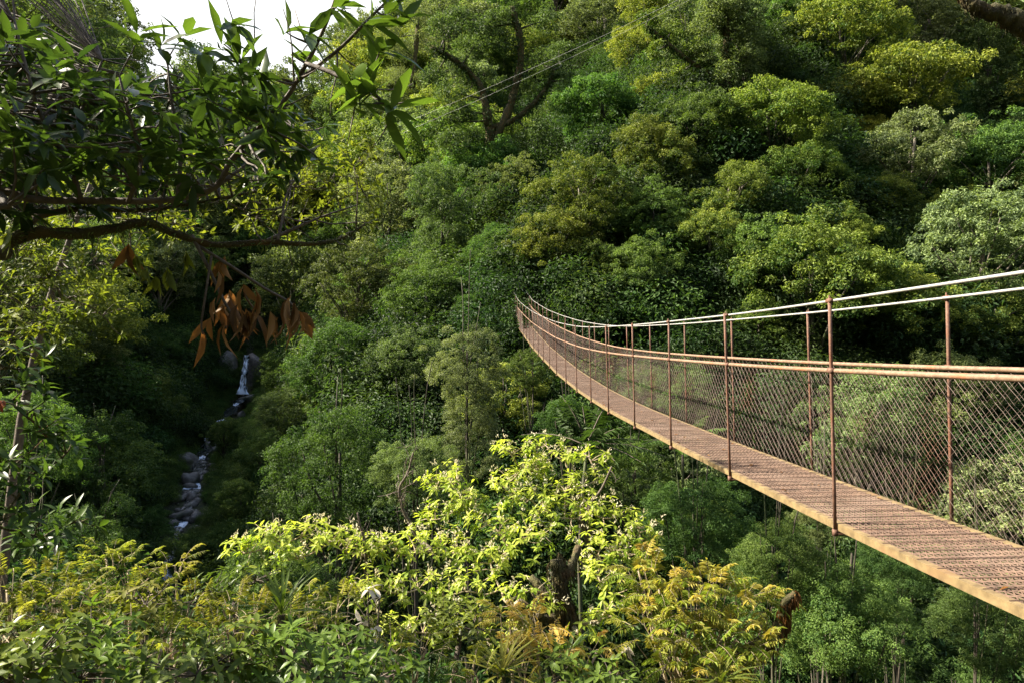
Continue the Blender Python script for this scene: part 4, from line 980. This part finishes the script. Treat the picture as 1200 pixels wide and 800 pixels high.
mass(90, (-90, 40, 300, 205), (2.6, 3.6), TOP, t=.2)
mass(15, (290, 105, 380, 215), (2.5, 3.0), None, t=.4)
mass(10, (-80, 225, 120, 250), (2.5, 3.3), None)
mass(190, (-800, -420, -90, 180), (2.4, 3.9), None, t=.25)  # unseen crown left of the frame, added to keep sun off the boughs
for px, py, Y, n in [(395, 8, 2.4, 8), (362, 42, 2.45, 7), (408, 85, 2.35, 7), (432, 105, 2.32, 8), (458, 130, 2.3, 8), (445, 60, 2.35, 6), (455, 8, 2.35, 7), (430, 28, 2.35, 6), (470, 25, 2.35, 5), (420, 122, 2.3, 7), (345, 65, 2.5, 6), (275, 30, 2.6, 8), (262, 52, 2.6, 6), (238, 62, 2.6, 7), (160, 45, 2.5, 7), (188, 55, 2.6, 7), (215, 45, 2.65, 6), (283, 70, 2.7, 7), (335, 38, 2.5, 6)]:
    p = at(px, py, Y); tips.append(p); rosette(r, lv, p, unit(np.array([.6, -.1, .35]) + .4 * r.normal(size=3)), n, .14, .043, .75, spread=(.35, 1.2), droop=.3)
twigs_to(tw, skel, srad, tips, r, .006, .12)
for k in range(60):                              # bare twiglets
    j = int(r.integers(0, len(skel))); q_ = skel[j] + unit(r.normal(size=3) + np.array([.3, 0, .4])) * r.uniform(.08, .3); tw.tube(curve(skel[j], q_, r, .15, 5), np.linspace(.004, .0015, 5), 4)
link('twigs', tw.mesh('twigs', M['twig'], world=True), over)
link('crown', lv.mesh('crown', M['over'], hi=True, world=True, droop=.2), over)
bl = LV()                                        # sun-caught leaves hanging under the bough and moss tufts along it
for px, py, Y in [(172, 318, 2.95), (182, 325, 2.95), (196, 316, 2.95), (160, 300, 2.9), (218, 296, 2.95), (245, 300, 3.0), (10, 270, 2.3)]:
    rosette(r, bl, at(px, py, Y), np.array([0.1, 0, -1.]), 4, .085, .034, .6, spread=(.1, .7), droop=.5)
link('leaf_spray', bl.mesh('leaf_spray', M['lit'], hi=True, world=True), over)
ml = LV()
for k in range(1500):
    a, b = SK[0] if k % 3 else SK[2]; j = int(r.integers(8, len(a))); d = unit(r.normal(size=3)); ml.add([a[j] + d * b[j] * .9], [unit(d * 1.0 + r.normal(size=3) * .5 + np.array([0, 0, -.6]))], [d], .006 + .03 * r.uniform() ** 2 * (1.5 + math.sin(j * 1.3)), .006, r.uniform(0, 1))
link('moss', ml.mesh('moss', M['vine'], world=True), over)

# dead hanging branch
db = at(225, 280, 2.98); e = empty('dead_branch', db, 'broken branch of large brown dead leaves hanging from the mossy bough', 'dead branch'); mb = MB(); lv = LV()
l1 = smooth_line(np.array([at(225, 276, 2.98), at(246, 318, 2.95), at(262, 352, 2.92), at(272, 372, 2.92), at(264, 385, 2.92)]), 5); mb.tube(l1, np.linspace(.009, .004, len(l1)), 6)
l2 = smooth_line(np.array([at(232, 288, 2.98), at(275, 315, 2.95), at(310, 338, 2.95), at(340, 355, 2.95), at(352, 372, 2.95)]), 5); mb.tube(l2, np.linspace(.008, .004, len(l2)), 6)
l3 = smooth_line(np.array([at(248, 300, 2.96), at(240, 350, 2.9), at(236, 380, 2.9), at(238, 392, 2.9)]), 5); mb.tube(l3, np.linspace(.006, .003, len(l3)), 6)
for px, py, n in [(262, 315, 5), (256, 330, 3), (268, 355, 5), (285, 348, 4), (276, 372, 6), (290, 378, 6), (300, 352, 4), (262, 372, 4), (284, 378, 5), (296, 376, 4), (246, 385, 3), (262, 392, 2), (318, 378, 3), (325, 385, 3), (338, 362, 6), (346, 372, 7), (354, 380, 6), (335, 382, 4), (150, 300, 4), (252, 362, 3), (238, 400, 2)]:
    p = at(px, py - 12, r.uniform(2.85, 3.02)); rosette(r, lv, p, unit(np.array([r.normal() * .5, r.normal() * .3, -1.])), max(2, n - 1), .125, .036, .45, spread=(.05, .75), droop=.7, tj=.28)
link('twig', mb.mesh('twig', M['twig'], world=True), e); link('dead_leaves', lv.mesh('dead_leaves', M['dead'], hi=True, droop=.45, fold=.3, world=True), e)

# sunny small-leaved trees behind the bough
def leafy(name, cl, seed, mat, label, foot, L=.09, Wd=.035, dens=1.0, cat='tree', t0=.5, rt=.09, nl=(5, 9), stem='twig'):
    r = rs(seed); cs = [(at(px, py, Y), rr) for px, py, Y, rr in cl]; b = at(*foot); b[2] = ter1(b[0], b[1])
    e = empty(name, b, label, cat); lv = LV(); tb = MB(); tw = MB(); zt = max(c[2] for c, _ in cs); top = np.mean([c for c, _ in cs], axis=0); top[2] = zt; top = .5 * top + .5 * np.array([b[0], b[1], zt])
    tp = curve(b - [0, 0, .3], top, r, .05, 12); tr_ = np.linspace(rt, .02, 12); tb.tube(tp, tr_, 8, lump=.08, rng=r); S_ = [tp]; R_ = [tr_]
    for c, rr in sorted(cs, key=lambda q_: np.linalg.norm(q_[0] - tp.mean(0))):
        SS = np.vstack(S_); RR = np.concatenate(R_); j = int(np.argmin(np.linalg.norm(SS - c, axis=1))); ln = curve(SS[j], c, r, .12, 8); rd = np.linspace(max(.008, RR[j] * .5), .006, 8); tb.tube(ln, rd, 6); S_.append(ln); R_.append(rd); tips = []
        for k in range(int(40 * dens * (rr / .5) ** 2)):
            z = r.uniform(-.7, 1); a = r.uniform(0, 6.28); s_ = math.sqrt(max(0, 1 - z * z)); u = np.array([s_ * math.cos(a), s_ * math.sin(a), z]); p = c + u * rr * r.uniform(.35, 1.1); tips.append(p)
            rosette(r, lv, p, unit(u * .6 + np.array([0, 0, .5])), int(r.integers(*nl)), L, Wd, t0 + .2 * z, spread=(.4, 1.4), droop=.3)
        twigs_to(tw, ln, rd, tips[::2], r, .006, .12)
    link('trunk', tb.mesh('trunk', M[stem], world=True), e); link('twigs', tw.mesh('twigs', M[stem], world=True), e); link('crown', lv.mesh('crown', M[mat], hi=True, world=True), e); return e
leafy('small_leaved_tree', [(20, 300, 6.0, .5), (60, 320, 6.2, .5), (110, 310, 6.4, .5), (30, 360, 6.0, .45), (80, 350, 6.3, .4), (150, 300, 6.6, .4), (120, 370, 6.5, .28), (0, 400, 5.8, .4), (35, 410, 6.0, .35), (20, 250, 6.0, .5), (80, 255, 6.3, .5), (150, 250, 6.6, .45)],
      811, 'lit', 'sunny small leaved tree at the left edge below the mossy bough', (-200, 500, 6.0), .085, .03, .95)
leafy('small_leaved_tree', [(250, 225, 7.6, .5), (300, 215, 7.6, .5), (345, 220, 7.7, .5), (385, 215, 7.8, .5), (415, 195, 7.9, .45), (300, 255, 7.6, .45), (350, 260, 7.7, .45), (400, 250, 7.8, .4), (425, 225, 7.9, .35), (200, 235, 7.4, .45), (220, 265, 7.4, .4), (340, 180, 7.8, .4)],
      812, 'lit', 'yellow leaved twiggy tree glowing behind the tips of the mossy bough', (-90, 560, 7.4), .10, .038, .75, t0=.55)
leafy('narrow_leaved_tree', [(20, 30, 5.0, .5), (60, 40, 5.1, .5), (85, 80, 5.2, .3), (30, 90, 5.0, .5), (75, 110, 5.1, .4), (10, 140, 4.9, .5), (60, 150, 5.1, .45), (30, -10, 5.0, .4), (-30, 60, 5.0, .6), (110, 160, 5.3, .35)],
      813, 'vine', 'fine narrow leaved tree in the upper left corner behind the dark leaves', (-60, 600, 5.0), .10, .018, 1.2, nl=(6, 10))
leafy('dark_sapling', [(12, 470, 3.8, .22), (48, 505, 3.9, .18), (0, 540, 3.7, .26), (30, 560, 3.8, .16), (78, 530, 4.0, .14), (95, 610, 4.2, .16), (10, 430, 3.8, .2), (50, 630, 4.0, .2), (5, 610, 3.7, .22)],
      814, 'over', 'dark sapling with large glossy leaves and a stout mossy stem at the left edge', (-45, 700, 3.9), .10, .036, 1.8, 'tree', .35, .026, (4, 7), stem='moss')
e = empty('red_leaf_spray', at(3, 470, 3.4), 'small withered orange red leaf spray at the left edge', 'leaves'); lv = LV(); rosette(rs(5), lv, at(0, 470, 3.4), np.array([.3, -.3, -.6]), 4, .055, .025, .3, spread=(.2, 1.0))
link('leaves', lv.mesh('leaves', M['red'], hi=True, world=True), e); mb = MB(); mb.tube(curve(at(3, 470, 3.4), at(20, 470, 3.8), rs(6), .1, 6), .004, 5); link('twig', mb.mesh('twig', M['twig'], world=True), e)

# mossy bough dipping in at the upper right corner, on a tree that stands out of frame beyond the bridge
tx, ty = 6.6, 5.2; tzb = ter1(tx, ty); e = empty('mossy_tree', (tx, ty, tzb), 'mossy bare bough dipping into the upper right corner', 'tree'); r = rs(901)
tb = MB(); tb.tube(curve((tx, ty, tzb - .5), (tx + .3, ty + .4, 9), r, .03, 12), np.linspace(.35, .18, 12), 12, lump=.1, rng=r); link('trunk', tb.mesh('trunk', M['moss'], world=True), e)
L_ = smooth_line(np.array([(tx, ty, 2.2), at(1290, 60, 5.6), at(1235, 48, 5.6), at(1200, 32, 5.6), at(1175, 18, 5.6), at(1150, 12, 5.6), at(1135, 4, 5.6), at(1125, -12, 5.6)]), 6)
mb = MB(); rd = np.linspace(.13, .035, len(L_)); mb.tube(L_, rd, 9, lump=.25, rng=r); link('bough', mb.mesh('bough', M['moss'], world=True), e); ml = LV()
for k in range(900):
    j = int(r.integers(6, len(L_))); d = unit(r.normal(size=3)); ml.add([L_[j] + d * rd[j] * .9], [unit(d * .6 + np.array([0, 0, -.9]))], [d], r.uniform(.015, .05), .012, r.uniform(0, 1))
link('moss', ml.mesh('moss', M['moss'], world=True), e)
lv = LV()
for px, py in [(1180, -5), (1200, 5), (1160, -15), (1215, 20)]: rosette(r, lv, at(px, py, 5.6), np.array([-.2, 0, 1.]), 8, .10, .04, .5, spread=(.3, 1.3))
link('leaf_spray', lv.mesh('leaf_spray', M['pale'], hi=True, world=True), e)

# ------------------------------------------------------------------ far emergent trees with mossy limbs, and the wires
def emergent(base_px, Y, limbs, clumps, seed, mat, label, r0, leaf=.26, cden=1.0):
    r = rs(seed); Yq = np.arange(40, 170, .5); fq = (HZ - base_px[1]) / F * Yq - (terrain((base_px[0] - 600) / F * Yq, Yq) + 3.0); kq = np.where(fq <= 0)[0]
    Y0 = Y; Y = float(Yq[kq[0]]) if len(kq) else Y; r0 *= Y / Y0; limbs = [(p_, a_ * Y / Y0, b_ * Y / Y0) for p_, a_, b_ in limbs]; print('EMERGENT', Y0, Y)
    b = at(*base_px, Y); zb = ter1(b[0], b[1]); e = empty('emergent_tree', (b[0], b[1], zb), label, 'tree'); tb = MB(); sk_ = []
    for k, (pts, ra, rb) in enumerate(limbs):
        P = np.array([at(px, py, Y + dy) for px, py, dy in pts])
        if k == 0: P = np.vstack([[b[0], b[1], zb - .5], P])
        L_ = smooth_line(P, 5); rd = np.linspace(ra, rb, len(L_)) * .62; mb = MB(); mb.tube(L_, rd, 8, lump=.3, rng=r); sk_.append((L_, rd))
        link('trunk' if k == 0 else 'limb', mb.mesh('trunk' if k == 0 else 'limb', M['moss'], world=True), e)
    lv = LV(); tw = MB(); S_ = np.vstack([a for a, _ in sk_]); R_ = np.concatenate([b_ for _, b_ in sk_])
    for px, py, w in clumps:
        c = at(px, py, Y + r.normal() * 1.5); rad = w * Y / F * .5; t0 = r.uniform(.3, .7)
        for k in range(max(5, int(9 * (rad / 1.2) ** 1.6))):
            u = unit(r.normal(size=3)); fol(r, lv, c + u * rad * .6 * np.array([1, 1, .8]), rad * r.uniform(.3, .5), int(60 * cden), leaf, leaf * .48, flat=.8, t0=t0)
        twigs_to(tw, S_, R_, [c], r, .10, .12)
    for L_, rd in sk_:                                   # moss and epiphytes thick along the limbs
        for k in range(1100):
            j = int(r.integers(len(L_) // 4, len(L_))); d = unit(r.normal(size=3)); lv.add([L_[j] + d * rd[j] * r.uniform(.8, 2.6)], [unit(d + np.array([0, 0, -.3]))], [d], leaf * r.uniform(.7, 1.4), leaf * .4, r.uniform(0, .4))
    link('limbs', tw.mesh('limbs', M['bark'], world=True), e); link('crown', lv.mesh('crown', M[mat], world=True), e); return e
emergent((585, 240), 62, [([(582, 210, 0), (575, 160, 0), (572, 130, 0)], .95, .55),
         ([(572, 150, 0), (566, 110, 0), (550, 85, 0), (528, 68, 0), (505, 55, 0)], .62, .28), ([(580, 165, 0), (596, 130, 0), (608, 85, 0), (610, 50, 0), (604, 25, 0), (600, 8, 0)], .55, .42), ([(578, 150, 0), (600, 142, 0), (625, 122, 0), (642, 100, 0), (650, 82, 0)], .5, .25)],
         [(520, 35, 45), (540, 20, 40), (565, 30, 50), (555, 55, 45), (590, 50, 40), (530, 110, 45), (545, 130, 40), (510, 90, 40), (635, 75, 50), (655, 60, 40), (640, 25, 45), (620, 100, 40), (660, 95, 35), (585, 95, 35), (560, 165, 45), (530, 170, 45), (600, 175, 45), (630, 160, 50), (575, 205, 40), (550, 200, 45), (520, 140, 40), (585, 20, 35)], 1001, 'vine',
         'huge moss covered tree with three thick limbs high above the bridge end', .9)
emergent((480, 190), 75, [([(482, 160, 0), (480, 130, 0), (484, 90, 0), (490, 30, 0)], .75, .4), ([(482, 120, 0), (470, 105, 0), (455, 100, 0)], .3, .15)],
         [(470, 60, 40), (500, 50, 45), (490, 15, 45), (465, 90, 35), (500, 95, 35), (480, 120, 30), (455, 40, 35)], 1002, 'pale', 'tall hazy tree with dark trunk left of the huge mossy tree', .7)
emergent((852, 110), 90, [([(853, 85, 0), (850, 60, 0), (852, 30, 0), (846, -10, 0)], .8, .5), ([(852, 45, 0), (838, 20, 0), (832, -5, 0)], .4, .25)],
         [(830, 30, 45), (870, 35, 45), (845, 5, 50), (825, 65, 40), (880, 65, 40), (860, 10, 40), (850, 85, 35)], 1003, 'vine', 'tall vine hung tree with dark trunk at the top of the hillside', .8)
emergent((850, 120), 78, [([(845, 105, 0), (830, 88, 0), (800, 66, 0), (775, 45, 0), (757, 30, 0)], .6, .3)],
         [(760, 20, 35), (785, 40, 38), (815, 62, 36), (800, 85, 35), (770, 60, 30)], 1004, 'billow', 'mossy limb leaning far to the left on the upper hillside', .6)
for k, (p0, p1, lab) in enumerate([((470, 157, 60), (880, -36, 50), 'thin wire slanting up in front of the huge mossy tree, lower of two'), ((480, 142, 60), (860, -32, 50), 'thin wire slanting up in front of the huge mossy tree, upper of two')]):
    a, b = at(*p0), at(*p1); d = b - a; t = np.linspace(0, 1, 24)[:, None]; L_ = a + d * t + np.array([0, 0, -1.]) * 1.2 * t * (1 - t)
    mb = MB(); mb.tube(L_, .010, 5); o = link('overhead_wire', mb.mesh('overhead_wire', M['cable'])); tag(o, lab, 'wire')

# ------------------------------------------------------------------ waterfall and boulders
wx, wy = -25.1, 70.4
zt = ter1(-27.4, 72.2)
wp = []
for t in np.linspace(0, 1, 14): wp.append((-27.35 + .05 * t, 70.2 - 1.0 * t, -2.7 - 3.9 * t))
wf = np.array(wp); V = []; Fo = []; r = rs(71); cr_ = 11; tt_ = np.linspace(0, 1, 14)
for k in range(cr_):
    u = k / (cr_ - 1) - .5; wid = np.interp(tt_, [0, .12, .5, .8, 1], [.6, .45, .55, .7, 1.2]) + .09 * r.normal(size=14)
    p = wf.copy(); p[:, 0] += u * wid + .10 * np.sin(tt_ * 5 + 1) + .04 * r.normal(size=14); p[:, 1] += .14 * r.normal(size=14) - .25 * math.cos(u * 3); V.append(p); Fo.append(.42 + .22 * r.normal(size=14) + .25 * (tt_ > .85) - 1.0 * u * u)
V = np.stack(V, 1).reshape(-1, 3); Fo = np.stack(Fo, 1).ravel(); i = np.arange(13)[:, None] * cr_ + np.arange(cr_ - 1)[None, :]
q = np.stack([i, i + 1, i + cr_ + 1, i + cr_], -1).reshape(-1, 4)
tag(link('waterfall', mesh_np('waterfall', V, q.ravel(), np.full(len(q), 4), M['water'], smooth=True, foam=Fo)), 'thin white waterfall dropping into the dark ravine', 'waterfall', kind='structure')
BO = [(222, 541, 34, 16, 'large flat pale boulder at the top of the visible stream'), (221, 565, 22, 20, 'rounded grey boulder below the flat pale boulder'), (205, 588, 20, 15, 'dark boulder at the left edge of the stream bed'),
      (220, 582, 16, 10, 'small round boulder under the rounded grey one'), (224, 592, 22, 8, 'flat low rock in the middle of the stream'), (250, 582, 16, 10, 'mossy rock right of the small cascade'),
      (214, 604, 20, 10, 'angular slab on the left of the lower stream'), (232, 606, 22, 10, 'wet dark slab in the lower stream'), (252, 604, 12, 9, 'small tan rock on the right of the lower stream'),
      (240, 618, 16, 9, 'dark wet rock below the tan rock'), (205, 618, 16, 10, 'shadowed rock at the lower left of the stream'), (246, 522, 20, 10, 'dark rock above the flat pale boulder'), (290, 468, 18, 9, 'wet rock just below the waterfall'),
      (302, 475, 18, 11, 'brown rock right of the waterfall pool'), (283, 484, 14, 8, 'small wet rock in the cascade under the waterfall'), (212, 640, 18, 10, 'lowest rock of the stream behind the yellow shrub'), (300, 440, 22, 40, 'dark rock face right of the waterfall'), (262, 445, 24, 46, 'dark rock face left of the waterfall')]
def creek_y(px, py):
    pr = 600 + F * CREEK[:, 0] / CREEK[:, 1]; qr = HZ - F * CREEK[:, 2] / CREEK[:, 1]; m = (CREEK[:, 1] > 30) & (CREEK[:, 1] < 72)
    return float(CREEK[m][np.argmin((qr[m] - py) ** 2 + .2 * (pr[m] - px) ** 2), 1])
for k, (px, py, w, h, lab) in enumerate(BO):
    Y = creek_y(px, py) if 'face' not in lab else 71.2; c = at(px, py, Y); s_ = Y / F
    o = link('rock_face' if 'face' in lab else 'boulder', lump('boulder', (w * s_ * .46, w * s_ * .42, h * s_ * .6), 200 + k, M['rock'], 3, .42)); o.location = c; o.rotation_euler = (.35 * math.sin(k * 2.1), .4 * math.cos(k * 1.7), k)
    if 'face' in lab: o.rotation_euler = (0, 0, 0)
    tag(o, lab, 'rock', 'rocks in the stream bed')

# ------------------------------------------------------------------ air
HAZE = 0
if HAZE:
    mb = MB(); mb.box((-420, -60, -75), (420, 460, 190)); hm, hn = new_mat('haze')
    pv = N(hn, 'ShaderNodeVolumePrincipled'); pv.inputs['Color'].default_value = (.93, .96, 1.0, 1); pv.inputs['Density'].default_value = HAZE; pv.inputs['Anisotropy'].default_value = .35
    ho = N(hn, 'ShaderNodeOutputMaterial'); hn.links.new(pv.outputs[0], ho.inputs['Volume'])
    tag(link('haze', mb.mesh('haze', hm, smooth=False)), 'thin bluish morning haze filling the valley', 'haze', kind='stuff')
